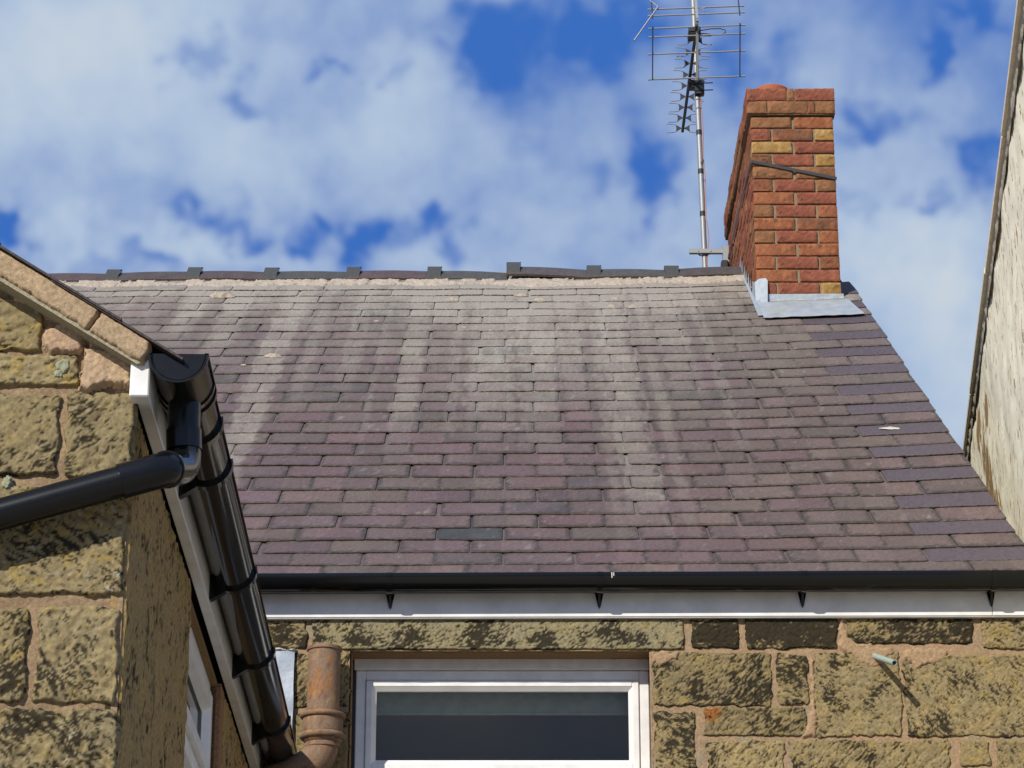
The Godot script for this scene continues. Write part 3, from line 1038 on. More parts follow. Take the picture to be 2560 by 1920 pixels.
	for j in 24:
		var a := lp[10 + j * 11]
		var b := lp[10 + (j + 1) * 11]
		ld.quad(Vector3(a.x, a.y, a.z), Vector3(a.x, a.y, ZW - 0.004), Vector3(b.x, b.y, ZW - 0.004), Vector3(b.x, b.y, b.z), Color(0.3, 0.34, 0.4))
	part(h, "lead_flashing", ld, M.lead, "pale blue-grey lead sheet beside the black gutter")
	var ms := patch_mesh([[-1.06, 4.104], [-0.775, 4.104], [-0.772, 4.122], [-0.80, 4.116], [-0.835, 4.124], [-0.87, 4.115], [-0.91, 4.122], [-1.06, 4.118]], 0.03, 0.005, 9.0, {"ragged": 0.004, "round": 0.008, "rough": 0.004, "a": Color(0.72, 0.69, 0.62), "b": Color(0.66, 0.62, 0.55)})
	var mo := part(h, "mastic_bead", ms, M.mortar)
	mo.position.z = ZW
	# fascia
	var fb := MB.new()
	fb.box(Vector3(-1.25, 4.232, -9.348), Vector3(1.735, 4.37, -9.327), 0.002)
	fb.box(Vector3(1.7365, 4.232, -9.348), Vector3(1.90, 4.37, -9.3265), 0.002)
	fb.box(Vector3(-1.25, 4.2285, -9.352), Vector3(1.90, 4.232, -9.331), 0.001)
	var fa := part(h, "fascia_board", fb, M.white, "white plastic fascia board under the long black gutter")
	fa.rotation.z = 0.0030
	var caps := [[-0.62, 4.33], [-0.18, 4.332], [0.02, 4.33], [0.65, 4.332], [0.98, 4.33], [1.34, 4.33], [1.83, 4.31], [1.84, 4.27]]
	for q in caps:
		var cb := MB.new()
		cb.lathe(Vector3(q[0], q[1], -9.3272), Vector3(0, 0, 1), [[0.0045, 0.0], [0.0042, 0.001], [0.0, 0.002]], 10)
		var cm := part(fa, "nail_cap", cb, M.white)
	make_window(h)
	make_roof(h)
	make_chimney(h)
	return h

func frame_box(mb: MB, x0: float, y0: float, x1: float, y1: float, w: float, z0: float, z1: float, bev := 0.003) -> void:
	mb.box(Vector3(x0, y0, z0), Vector3(x0 + w, y1, z1), bev)
	mb.box(Vector3(x1 - w, y0, z0), Vector3(x1, y1, z1), bev)
	mb.box(Vector3(x0 + w, y1 - w, z0), Vector3(x1 - w, y1, z1), bev)
	mb.box(Vector3(x0 + w, y0, z0), Vector3(x1 - w, y0 + w, z1), bev)

func bead_frame(mb: MB, x0: float, y0: float, x1: float, y1: float, w: float, zf: float, zi: float) -> void:
	# a bevelled inner bead, mitred: outer rectangle at zf, inner at zi
	var o := [Vector3(x0, y0, zf), Vector3(x1, y0, zf), Vector3(x1, y1, zf), Vector3(x0, y1, zf)]
	var q := [Vector3(x0 + w, y0 + w, zi), Vector3(x1 - w, y0 + w, zi), Vector3(x1 - w, y1 - w, zi), Vector3(x0 + w, y1 - w, zi)]
	for k in 4:
		var k2 := (k + 1) % 4
		mb.quad(o[k], o[k2], q[k2], q[k])

func make_window(h: Node3D) -> void:
	var zf := -9.472
	var fr := MB.new()
	# outer frame, transom
	frame_box(fr, -0.563, 2.86, 0.494, 4.066, 0.036, zf - 0.06, zf, 0.003)
	fr.box(Vector3(-0.527, 3.674, zf - 0.06), Vector3(0.458, 3.700, zf - 0.001), 0.002)
	var win := part(h, "window", fr, M.white, "wide white plastic window under a long stone lintel")
	win.position.y = 0.006
	var hb := MB.new()
	hb.box(Vector3(-0.57, 4.067, zf - 0.07), Vector3(0.496, 4.110, zf + 0.012), 0.003)
	part(win, "head_trim", hb, M.cap, "grey weathered head trim above the frame")
	# the two sashes
	for s in [[3.701, 4.029], [2.897, 3.673]]:
		var sb := MB.new()
		frame_box(sb, -0.526, s[0], 0.457, s[1], 0.024, zf - 0.05, zf + 0.007, 0.003)
		bead_frame(sb, -0.502, s[0] + 0.024, 0.433, s[1] - 0.024, 0.014, zf + 0.004, zf - 0.008)
		bead_frame(sb, -0.488, s[0] + 0.038, 0.419, s[1] - 0.038, 0.0001, zf - 0.008, zf - 0.022)
		var sash := part(win, "sash", sb, M.white)
		var gb := MB.new()
		gb.quad(Vector3(-0.492, s[0] + 0.034, zf - 0.02), Vector3(0.423, s[0] + 0.034, zf - 0.02), Vector3(0.423, s[1] - 0.034, zf - 0.02), Vector3(-0.492, s[1] - 0.034, zf - 0.02))
		part(win, "pane", gb, M.glass)
	# a blind rolled part of the way down, and the dim room behind
	var bb := MB.new()
	bb.box(Vector3(-0.53, 3.935, zf - 0.098), Vector3(0.46, 4.06, zf - 0.094))
	bb.box(Vector3(-0.53, 3.925, zf - 0.103), Vector3(0.46, 3.937, zf - 0.091), 0.003)
	part(win, "roller_blind", bb, M.blind, "grey-green roller blind pulled a little way down")
	var rb := MB.new()
	var a := Vector3(-1.2, 2.0, -12.2)
	var b := Vector3(1.2, 4.27, zf - 0.33)
	rb.quad(Vector3(a.x, a.y, a.z), Vector3(b.x, a.y, a.z), Vector3(b.x, b.y, a.z), Vector3(a.x, b.y, a.z))
	rb.quad(Vector3(a.x, b.y, a.z), Vector3(b.x, b.y, a.z), Vector3(b.x, b.y, b.z), Vector3(a.x, b.y, b.z))
	rb.quad(Vector3(a.x, a.y, b.z), Vector3(b.x, a.y, b.z), Vector3(b.x, a.y, a.z), Vector3(a.x, a.y, a.z))
	rb.quad(Vector3(a.x, a.y, b.z), Vector3(a.x, a.y, a.z), Vector3(a.x, b.y, a.z), Vector3(a.x, b.y, b.z))
	rb.quad(Vector3(b.x, a.y, a.z), Vector3(b.x, a.y, b.z), Vector3(b.x, b.y, b.z), Vector3(b.x, b.y, a.z))
	part(win, "room", rb, M.room, "dim room behind the glass")
	# crumbling seal round the frame
	var se := MB.new()
	se.box(Vector3(-0.574, 2.86, zf - 0.05), Vector3(-0.5635, 4.11, zf + 0.004))
	se.box(Vector3(0.4945, 2.86, zf - 0.05), Vector3(0.4975, 4.066, zf - 0.004))
	part(win, "seal", se, M.seal)

# ------------------------------------------------------------------ chimney
const BRICK_TONES := [
	[Color(0.41, 0.165, 0.080), Color(0.35, 0.128, 0.065)],     # orange
	[Color(0.37, 0.134, 0.080), Color(0.30, 0.105, 0.066)],     # red
	[Color(0.38, 0.185, 0.09), Color(0.28, 0.135, 0.07)],      # brown orange
	[Color(0.52, 0.34, 0.13), Color(0.44, 0.24, 0.08)],        # buff
	[Color(0.33, 0.13, 0.065), Color(0.19, 0.11, 0.075)],      # burnt
]

func brick_mesh(w: float, hh: float, d: float, tone: int, sd: float, dirt_shade := 0.0) -> MB:
	# front faces +z at z = 0, runs back to -d; worn rounded arrises
	var mb := MB.new()
	var nx := maxi(5, int(w / 0.014))
	var ny := 6
	var p := PackedVector3Array()
	var cs := PackedColorArray()
	var us := PackedVector2Array()
	var rr := 0.0042
	for j in ny + 1:
		for k in nx + 1:
			var u := 2.0 * k / nx - 1.0
			var v := 2.0 * j / ny - 1.0
			u *= 1.0 + 0.18 * (1.0 - u * u)
			v *= 1.0 + 0.30 * (1.0 - v * v)
			var x := u * w * 0.5
			var y := v * hh * 0.5
			var ex := (1.0 - absf(u)) * w * 0.5
			var ey := (1.0 - absf(v)) * hh * 0.5
			var e := minf(ex, ey)
			if ex < 0.006 and ey < 0.006:
				e = maxf(0.0, 0.006 - Vector2(0.006 - ex, 0.006 - ey).length())
			var q := clampf(e / rr, 0.0, 1.0)
			var z := -rr * (1.0 - sqrt(1.0 - (1.0 - q) * (1.0 - q)))
			z += 0.0022 * nb.get_noise_3d(x * 25.0, y * 25.0, sd) + 0.0010 * nf.get_noise_3d(x * 70.0, y * 70.0, sd)
			if e < 0.001:
				x += 0.0025 * nb.get_noise_3d(y * 40.0, sd, u) 
				y += 0.0025 * nb.get_noise_3d(x * 30.0, sd, v)
			p.append(Vector3(x, y, z))
			var a: Color = BRICK_TONES[tone][0]
			var b: Color = BRICK_TONES[tone][1]
			var col := a.lerp(b, clampf(nb.get_noise_3d(x * 11.0, y * 11.0, sd + 2.0) * 1.2 + 0.4, 0.0, 1.0))
			col = col * (1.0 + 0.45 * nf.get_noise_3d(x * 55.0, y * 55.0, sd) + 0.2 * nb.get_noise_3d(x * 18.0, y * 5.0, sd + 60.0))
			var st := nb.get_noise_3d(x * 20.0, y * 28.0, sd + 30.0) + nf.get_noise_3d(x * 90.0, y * 90.0, sd) * 0.4 + dirt_shade
			if st > 0.24:
				col = col.lerp(Color(0.05, 0.035, 0.025), clampf((st - 0.33) * 2.5, 0.0, 0.75))
			cs.append(Color(maxf(col.r, 0.01), maxf(col.g, 0.008), maxf(col.b, 0.006)))
			us.append(Vector2(x, y))
	mb.grid(nx, ny, p, cs, us)
	# sides
	var w1 := nx + 1
	var bk := Vector3(0, 0, -d)
	for k in nx:
		mb.quad(p[k] * Vector3(1, 1, 0) + bk, p[k + 1] * Vector3(1, 1, 0) + bk, p[k + 1], p[k], cs[k])
		var t0 := p[k + ny * w1]
		var t1 := p[k + 1 + ny * w1]
		mb.quad(t0, t1, t1 * Vector3(1, 1, 0) + bk, t0 * Vector3(1, 1, 0) + bk, cs[k])
	for j in ny:
		var a := p[j * w1]
		var b := p[(j + 1) * w1]
		mb.quad(a * Vector3(1, 1, 0) + bk, a, b, b * Vector3(1, 1, 0) + bk, cs[j * w1])
		a = p[nx + j * w1]
		b = p[nx + (j + 1) * w1]
		mb.quad(a, a * Vector3(1, 1, 0) + bk, b * Vector3(1, 1, 0) + bk, b, cs[nx + j * w1])
	return mb

func make_chimney(h: Node3D) -> void:
	var x0 := 1.340
	var x1 := 1.802
	var zf := -13.62
	var zb := -15.34
	var pitch_y := 0.0778
	var top := 8.357
	var core := MB.new()
	core.box(Vector3(x0 + 0.013, 6.6, zb + 0.010), Vector3(x1 - 0.010, top, zf - 0.013), 0.0, Color(0.33, 0.26, 0.165))
	core.box(Vector3(x0 - 0.014, top, zb - 0.014), Vector3(x1 + 0.004, 8.503, zf + 0.014), 0.0, Color(0.27, 0.2, 0.12))
	# flaunching
	core.box(Vector3(x0 + 0.01, 8.503, zb + 0.02), Vector3(x1 - 0.01, 8.52, zf - 0.03), 0.01, Color(0.3, 0.27, 0.22))
	var ch := part(h, "chimney", core, M.mortar, "tall weathered orange brick chimney stack at the right end of the ridge")
	var pot := MB.new()
	pot.lathe(Vector3(1.478, 8.452, -13.78), Vector3.UP, [[0.088, 0.0], [0.088, 0.085], [0.100, 0.092], [0.104, 0.105], [0.104, 0.128], [0.098, 0.136], [0.082, 0.136], [0.080, 0.0]], 32)
	part(ch, "chimney_pot", pot, M.terracotta, "orange terracotta pot, only its rim in sight")
	# brick meshes, shared
	var cache := {}
	var get_brick := func(wd: float, tone: int, var_k: int, dirt_shade: float) -> ArrayMesh:
		var key := "%.3f_%d_%d_%.1f" % [wd, tone, var_k, dirt_shade]
		if not cache.has(key):
			cache[key] = brick_mesh(wd, 0.0708, 0.09, tone, var_k * 13.0 + tone * 5.0, dirt_shade).done()
		return cache[key]
	# front face, from the top course down: [width share, tone]
	var rows := [
		[["S", 1], ["C", 2], ["S", 1]],
		[["H2", 2], ["S", 2], ["C", 4], ["H2", 2]],
		[["S", 2], ["S", 0]], [["H", 1], ["S", 4], ["H", 3]], [["S", 3], ["S", 1]], [["H", 4], ["S", 1], ["H", 3]],
		[["S", 2], ["S", 2]], [["H", 4], ["S", 1], ["H", 2]], [["S", 0], ["S", 1]], [["H", 2], ["S", 1], ["H", 0]],
		[["S", 0], ["S", 4]], [["H", 2], ["S", 1], ["H", 0]], [["S", 0], ["S", 0]], [["H", 0], ["S", 1], ["H", 4]],
		[["S", 0], ["S", 1]], [["H", 1], ["S", 1], ["H", 3]], [["S", 0], ["S", 0]], [["H", 0], ["S", 1], ["H", 2]], [["S", 1], ["S", 0]]]
	for r in rows.size():
		var corb := r < 2
		var yc: float
		if r == 0:
			yc = 8.480
		elif r == 1:
			yc = 8.400
		else:
			yc = top - (r - 2 + 0.5) * pitch_y
		var wide := (x1 - x0) + (0.032 if corb else 0.0)
		var xs := x0 - (0.021 if corb else 0.0)
		var lens := []
		for q in rows[r]:
			lens.append({"S": 0.2225, "H": 0.1065, "H2": 0.110, "C": 0.038}[q[0]])
		var tot := 0.0
		for l in lens:
			tot += l
		var gap: float = (wide - tot) / maxf(1.0, lens.size() - 1)
		var x := xs
		for k in lens.size():
			var wd: float = lens[k]
			var o := part(ch, "brick", get_brick.call(wd, rows[r][k][1], rng.randi() % 3, 0.12 if r > 4 and r < 8 and k == 0 else 0.0), M.brick)
			var g2 := gap
			o.position = Vector3(x + wd * 0.5, yc, zf + (0.024 if corb else 0.0) + rng.randf_range(-0.0025, 0.002))
			o.rotation = Vector3(rng.randf_range(-0.02, 0.02), rng.randf_range(-0.012, 0.012), rng.randf_range(-0.012, 0.012))
			o.scale = Vector3(rng.randf_range(0.975, 1.0), rng.randf_range(0.93, 1.0), 1.0)
			if corb:
				o.scale.y = 1.05
			x += wd + g2
	# left face: its dimmer light is put into darker, blotchier brick colours
	for r in 21:
		var corb := r < 2
		var yc: float = [8.480, 8.400][r] if corb else top - (r - 2 + 0.5) * pitch_y
		var zz := zf - 0.002 - (0.1 if r % 2 == 0 else 0.0)
		if corb:
			zz += 0.024
		var first := true
		while zz > zb + 0.06:
			var wd := 0.219
			if first and r % 2 == 0:
				wd = 0.1045
			first = false
			wd = minf(wd, zz - zb)
			if zz - wd < zf - 1.72 + 0.02:
				wd = zz - zb
			var o := part(ch, "brick", get_brick.call(0.219 if wd > 0.15 else 0.1045, [1, 4, 1, 0, 4, 1, 2][rng.randi() % 7], rng.randi() % 3, 0.16), M.brick)
			o.rotation = Vector3(0, -PI / 2.0, 0)
			o.position = Vector3(x0 - (0.021 if corb else 0.0) + rng.randf_range(-0.004, 0.002), yc, zz - wd * 0.5)
			o.scale.x = wd / (0.219 if wd > 0.15 else 0.1045)
			zz -= wd + 0.008
	# right and back faces, out of sight from the yard
	var far := MB.new()
	for r in 21:
		var corb := r < 2
		var yc: float = [8.480, 8.400][r] if corb else top - (r - 2 + 0.5) * pitch_y
		var zz := zf - (0.1 if r % 2 == 1 else 0.0)
		while zz > zb + 0.06:
			var wd := minf(0.219, zz - zb)
			far.box(Vector3(x1 - 0.05, yc - 0.034, zz - wd), Vector3(x1 + (0.011 if corb else 0.0), yc + 0.034, zz - 0.0105), 0.005, BRICK_TONES[rng.randi() % 5][0])
			zz -= 0.2295
		for k in 2:
			far.box(Vector3(x0 + k * 0.232, yc - 0.034, zb - (0.02 if corb else 0.0)), Vector3(x0 + 0.22 + k * 0.232, yc + 0.034, zb + 0.05), 0.005, BRICK_TONES[rng.randi() % 5][0])
	var fm := part(ch, "rear_brickwork", far, M.brick)
	fm.set_meta("kind", "stuff")
	# lead: apron in front, soaker round the corner, stepped flashing up the left side
	var tone := Color(0.40, 0.45, 0.50)
	var ap := PackedVector3Array()
	var ac := PackedColorArray()
	var au := PackedVector2Array()
	var s_foot := 4.52
	for j in 13:
		for k in 41:
			var f := k / 40.0
			var x := lerpf(x0 - 0.012, x1 + 0.012 + 0.045 * clampf((7 - j) / 7.0, 0.0, 1.0), f)
			var q: Vector3
			if j >= 7:
				q = Vector3(x, lerpf(7.215, 7.270, (j - 7) / 5.0) + 0.004 * (f - 0.5), zf + 0.009 + 0.003 * nb.get_noise_2d(x * 9.0, j))
			else:
				var t := (7 - j) / 7.0
				q = roof_pt(x, lerpf(5.005, s_foot + 0.008 * nb.get_noise_2d(x * 7.0, 2.0), t), 0.030 + 0.006 * (1.0 - t) + 0.003 * nb.get_noise_2d(x * 12.0, j * 2.0))
			ap.append(q)
			var moss := nb.get_noise_2d(x * 6.0, j * 0.6 + 20.0)
			ac.append((tone * (1.0 + 0.22 * nb.get_noise_2d(x * 9.0, j * 1.2))).lerp(Color(0.36, 0.42, 0.30), clampf(moss, 0.0, 0.5)))
			au.append(Vector2(x, j * 0.03))
	var am := MB.new()
	am.grid(40, 12, ap, ac, au)
	part(ch, "lead_apron", am, M.lead, "pale lead apron dressed over the slates at the foot of the stack")
	var cm := MB.new()
	var cp := [Vector3(x0 - 0.010, 7.135, zf + 0.030), Vector3(1.392, 7.155, zf + 0.034), Vector3(1.400, 7.345, zf + 0.013), Vector3(1.390, 7.360, zf + 0.014), Vector3(1.352, 7.356, zf + 0.013), Vector3(x0 - 0.012, 7.335, zf + 0.013)]
	cm.prism(cp, Vector3(0, 0, 0.004), tone * 1.08)
	cm.quad(Vector3(x0 - 0.012, 7.10, zf - 0.12), Vector3(x0 - 0.011, 7.115, zf + 0.02), Vector3(x0 - 0.013, 7.335, zf + 0.017), Vector3(x0 - 0.012, 7.40, zf - 0.12), tone)
	part(ch, "lead_corner", cm, M.lead)
	var sm := MB.new()
	var zc := zf - 0.10
	var k2 := 0
	while zc > -14.5:
		var yl := 7.12 + (-13.62 - zc) * 0.652
		var za := zc
		var zn := zc - 0.115
		var xx := x0 - 0.010 - 0.0015 * (k2 % 2)
		sm.poly([Vector3(xx, yl - 0.02, za + 0.03), Vector3(xx - 0.003, yl + 0.20, za + 0.028), Vector3(xx - 0.001, yl + 0.21, za + 0.01), Vector3(xx, yl + 0.16, zn), Vector3(xx, yl + 0.05, zn)], tone * (0.85 + 0.1 * (k2 % 3)))
		zc = zn
		k2 += 1
	# the part that lies on the slates
	var qa := roof_pt(x0 - 0.035, 4.60, 0.026)
	var qb := roof_pt(x0 + 0.01, 4.60, 0.03)
	var qc := roof_pt(x0 + 0.01, 5.75, 0.03)
	var qd := roof_pt(x0 - 0.02, 5.75, 0.026)
	sm.quad(qa, qb, qc, qd, tone * 0.9)
	part(ch, "stepped_flashing", sm, M.lead)
	# lashing strap: front band and the wire along the left side
	var bs := MB.new()
	var dz := Vector3(0, 0, 0.004)
	bs.prism([Vector3(x0 - 0.006, 8.062, zf + 0.005), Vector3(x1 + 0.004, 7.957, zf + 0.005), Vector3(x1 + 0.004, 7.975, zf + 0.005), Vector3(x0 - 0.006, 8.079, zf + 0.005)], dz)
	bs.prism([Vector3(x0 - 0.009, 8.062, zf + 0.008), Vector3(x0 - 0.009, 8.084, zf + 0.008), Vector3(x0 - 0.009, 8.20, zb + 0.06), Vector3(x0 - 0.009, 8.185, zb + 0.06)], Vector3(-0.003, 0, 0))
	part(ch, "lashing_strap", bs, M.dark_metal, "dark metal lashing strap sloping across the brickwork")

# ------------------------------------------------------------------ gutters and pipes
func make_long_gutter() -> void:
	var t := thing("roof_gutter", "long black half-round gutter along the eaves of the slate roof", "gutter", Vector3(0, 4.3605, -9.2685))
	t.rotation = Vector3(0, PI / 2.0, 0)
	part(t, "trough", gutter_mesh(0.056, 1.93, -1.22), M.black)
	for x in [-0.437, 0.313, 1.042, 1.720]:
		var b := arc_strap(0.0565, 0.0605, x - 0.010, x + 0.010, PI * 0.98, TAU + 0.05)
		# foot on the fascia: a plate that tapers to a point, with a slotted rib
		b.prism([Vector3(0.0525, -0.035, x + 0.017), Vector3(0.0525, -0.035, x - 0.017), Vector3(0.0525, -0.092, x - 0.005), Vector3(0.0525, -0.100, x), Vector3(0.0525, -0.092, x + 0.005)], Vector3(0.0085, 0, 0))
		b.prism([Vector3(0.030, -0.045, x + 0.004), Vector3(0.052, -0.045, x + 0.004), Vector3(0.052, -0.090, x + 0.004)], Vector3(0, 0, -0.008))
		part(t, "bracket", b, M.black)
	var dr := arc_strap(0.0563, 0.0570, 0.354, 0.357, PI * 0.99, PI * 1.10)
	var d2 := arc_strap(0.0563, 0.0570, 0.361, 0.3635, PI * 0.99, PI * 1.06)
	part(t, "paint_drip", dr, M.mastic, "pale drip of paint on the gutter's front")
	part(t, "paint_drip", d2, M.mastic)
	t.rotation = Vector3(0, PI / 2.0, 0)
	t.basis = Basis(Vector3(0, 0, 1), 0.0044) * Basis(Vector3.UP, PI / 2.0)

func rust_paint(mb: MB) -> void:
	for k in mb.v.size():
		var q := mb.v[k]
		var a := nb.get_noise_3d(q.x * 10.0, q.y * 6.0, q.z * 10.0)
		var b := nb.get_noise_3d(q.x * 30.0 + 7.0, q.y * 22.0, q.z * 30.0)
		var f := nf.get_noise_3d(q.x * 70.0, q.y * 70.0, q.z * 70.0)
		var col := Color(0.36, 0.215, 0.128).lerp(Color(0.31, 0.225, 0.16), clampf(a + 0.5, 0.0, 1.0))
		if a + 0.5 * b > 0.2:
			col = col.lerp(Color(0.46, 0.20, 0.065), clampf((a + 0.5 * b - 0.2) * 2.5, 0.0, 0.8))
		if b + 0.5 * f > 0.42:
			col = col.lerp(Color(0.48, 0.30, 0.15), 0.6)
		if b - 0.4 * f < -0.45:
			col = col.lerp(Color(0.19, 0.07, 0.03), 0.7)
		mb.c[k] = col * (0.86 + 0.2 * f)

func make_soil_pipe() -> void:
	var t := thing("soil_pipe", "rusty open-topped cast iron soil pipe left of the white window", "pipe", Vector3(-0.663, 3.50, -9.252))
	var y0 := -3.50
	# stack, in short rings so that the rust can vary
	var pm := MB.new()
	var pts := []
	for k in 15:
		pts.append(Vector3(0, lerpf(3.86, 4.085, k / 14.0) + y0, 0))
	pm.tube(pts, 0.0575, 36, false)
	var top := 4.085 + y0
	pm.lathe(Vector3.ZERO, Vector3.UP, [[0.0575, top - 0.002], [0.0625, top + 0.001], [0.0625, top + 0.010], [0.060, top + 0.014], [0.052, top + 0.014], [0.050, top + 0.004], [0.050, top - 0.2]], 36)
	rust_paint(pm)
	part(t, "stack", pm, M.rust)
	var cm := MB.new()
	var prof := [[0.058, 3.752], [0.064, 3.757]]
	for k in 9:
		var a := PI * (k / 8.0) - PI / 2.0
		prof.append([0.070 + 0.0115 * cos(a), 3.777 + 0.012 * sin(a)])
	prof.append([0.071, 3.793])
	prof.append([0.0715, 3.815])
	prof.append([0.071, 3.836])
	for k in 9:
		var a := PI * (k / 8.0) - PI / 2.0
		prof.append([0.070 + 0.0115 * cos(a), 3.850 + 0.010 * sin(a)])
	prof.append([0.066, 3.862])
	prof.append([0.057, 3.864])
	for q in prof:
		q[1] += y0
	cm.lathe(Vector3.ZERO, Vector3.UP, prof, 36)
	rust_paint(cm)
	part(t, "socket_collar", cm, M.rust)
	var em := MB.new()
	var path := []
	var kp := [Vector3(0, 3.757, 0), Vector3(-0.002, 3.735, 0), Vector3(-0.012, 3.708, 0), Vector3(-0.032, 3.684, 0), Vector3(-0.062, 3.664, 0), Vector3(-0.11, 3.640, 0), Vector3(-0.20, 3.60, 0)]
	for q in kp:
		path.append(q + Vector3(0, y0, 0))
	em.tube(path, 0.0595, 36, true)
	em.lathe(Vector3(0, y0, 0), Vector3.UP, [[0.0595, 3.735], [0.0635, 3.738], [0.0635, 3.75], [0.0595, 3.753]], 36)
	rust_paint(em)
	part(t, "elbow", em, M.rust)

func make_overflow() -> void:
	var t := thing("overflow_pipe", "short pale green copper overflow pipe poking out of the stone wall", "pipe", Vector3(1.294, 4.095, ZW))
	var mb := MB.new()
	var d := Vector3(0.050, -0.066, 0.150)
	mb.tube([-d * 0.3, d * 0.25, d * 0.6, d], 0.0108, 20, false)
	var ax := d.normalized()
	mb.lathe(d, ax, [[0.0108, -0.001], [0.0108, 0.0], [0.0082, 0.0], [0.0080, -0.03]], 20)
	part(t, "tube", mb, M.copper)
	var bm := MB.new()
	bm.lathe(d, ax, [[0.0081, -0.028], [0.0, -0.028]], 20)
	part(t, "bore", bm, M.bore)

# ------------------------------------------------------------------ the low stone building on the left
func make_outbuilding() -> void:
	var h := thing("stone_outbuilding", "low stone outbuilding with its gable end towards the yard, on the left", "building", Vector3(-0.823, 0, -5.543))
	var ry := deg_to_rad(1.32)
	h.rotation.y = ry
	var core := MB.new()
	core.box(Vector3(-3.3, 0, -3.8), Vector3(-0.14, 3.66, -0.022), 0.0)
	core.box(Vector3(-0.14, 0, -1.40), Vector3(-0.016, 3.645, -0.022), 0.0)
	core.box(Vector3(-0.14, 0, -3.8), Vector3(-0.016, 3.645, -2.41), 0.0)
	core.box(Vector3(-0.14, 0, -2.41), Vector3(-0.016, 2.5, -1.40), 0.0)
	core.box(Vector3(-0.14, 3.63, -2.41), Vector3(-0.016, 3.645, -1.40), 0.0)
	core.prism([Vector3(-3.3, 3.66, -3.8), Vector3(-0.02, 3.66, -3.8), Vector3(-1.65, 4.72, -3.8)], Vector3(0, 0, 3.778))
	for k in core.c.size():
		core.c[k] = Color(0.33, 0.22, 0.125)
	var wall := part(h, "wall", core, M.mortar, "gable wall of large yellow-brown sandstone blocks")
	# pointing of the gable
	var p := PackedVector3Array()
	var cs := PackedColorArray()
	var us := PackedVector2Array()
	var nx := 100
	var ny := 150
	for j in ny + 1:
		for k in nx + 1:
			var x := lerpf(-0.85, -0.008, float(k) / nx)
			var y := lerpf(2.5, 3.99, float(j) / ny)
			y = minf(y, 3.735 - x * 0.63)
			p.append(Vector3(x, y, -0.006 + 0.004 * nb.get_noise_2d(x * 14.0, y * 14.0) + 0.002 * nf.get_noise_2d(x * 60.0, y * 60.0)))
			cs.append(Color(0.36, 0.255, 0.155) * (1.0 + 0.25 * nb.get_noise_2d(x * 9.0, y * 9.0) + 0.2 * nf.get_noise_2d(x * 60.0, y * 60.0)))
			us.append(Vector2(x, y))
	var pm := MB.new()
	pm.grid(nx, ny, p, cs, us)
	part(wall, "pointing", pm, M.mortar)
	var st := [
		[-0.45, 3.768, -0.216, 3.90, -0.05, {"yellow": 0.14, "angle": 0.3}],
		[-0.45, 3.686, -0.127, 3.764, 0.06, {"yellow": 0.22, "pale": 0.0, "angle": 0.2}],
		[-0.45, 3.479, -0.163, 3.672, -0.06, {"angle": 0.7, "tool": 0.006}],
		[-0.153, 3.476, -0.002, 3.677, -0.12, {"angle": 0.5}],
		[-0.325, 3.212, -0.006, 3.459, 0.02, {"yellow": 0.20, "pale": 0.12, "angle": -0.55, "tool": 0.009}],
		[-0.60, 3.212, -0.340, 3.459, 0.02, {}],
		[-0.45, 2.978, -0.200, 3.184, 0.0, {"yellow": 0.12}],
		[-0.186, 2.977, -0.009, 3.190, -0.04, {"angle": -0.9, "rough": 0.006}],
		[-0.45, 2.74, -0.003, 2.965, 0.05, {"pale": 0.06, "rough": 0.007}],
		[-0.80, 3.768, -0.462, 4.02, 0.0, {}], [-0.80, 3.55, -0.462, 3.755, 0.0, {}], [-0.85, 3.212, -0.612, 3.53, 0.0, {}], [-0.85, 2.74, -0.462, 3.19, 0.0, {}],
		[-0.45, 2.50, -0.22, 2.728, 0.0, {}], [-0.208, 2.50, -0.004, 2.728, 0.0, {}],
	]
	var sd := 40.0
	for s in st:
		var o: Dictionary = s[5]
		o.soot = s[4]
		if not o.has("angle"):
			o.angle = rng.randf_range(-0.9, 0.9)
		if not o.has("rough"):
			o.rough = 0.0032
		o.proud = 0.005
		o.dent = 0.0011
		o.round = 0.007
		o.jitter = 0.008
		var tone := rng.randf_range(0.9, 1.12)
		o.base = Color(0.350, 0.274, 0.136) * tone
		o.grey = Color(0.302, 0.246, 0.140) * tone
		part(wall, "stone", stone_mesh(s[0], s[1], s[2], s[3], sd * 3.1, 0.0042 if s[2] > -0.47 and s[0] > -0.7 else 0.012, o), M.stone)
		sd += 1.0
	# patches of pinkish render under the verge
	var rend := {"ragged": 0.006, "round": 0.007, "rough": 0.0022, "freq": 1.6, "a": Color(0.54, 0.355, 0.245), "b": Color(0.52, 0.37, 0.25)}
	for q in [
		[[[-0.62, 4.14], [-0.40, 4.00], [-0.318, 3.94], [-0.277, 3.888], [-0.22, 3.858], [-0.160, 3.838], [-0.165, 3.846], [-0.30, 3.938], [-0.62, 4.16]], 0.013, 1.0],
		[[[-0.168, 3.846], [-0.145, 3.838], [-0.118, 3.800], [-0.128, 3.765], [-0.185, 3.762], [-0.208, 3.775], [-0.212, 3.815], [-0.19, 3.822]], 0.017, 2.0],
		[[[-0.142, 3.838], [-0.002, 3.745], [-0.006, 3.742], [-0.072, 3.742], [-0.108, 3.752], [-0.114, 3.80]], 0.014, 3.0],
		[[[-0.120, 3.772], [-0.060, 3.768], [-0.010, 3.744], [-0.011, 3.688], [-0.045, 3.685], [-0.065, 3.694], [-0.090, 3.678], [-0.108, 3.666], [-0.127, 3.684]], 0.021, 4.0]]:
		rend.a = Color(0.54, 0.355, 0.245) * (1.0 - 0.05 * q[2]) + Color(0.03, 0.03, 0.012) * q[2]
		part(wall, "render_patch", patch_mesh(q[0], q[1], 0.0042, q[2] * 11.0, rend), M.mortar)
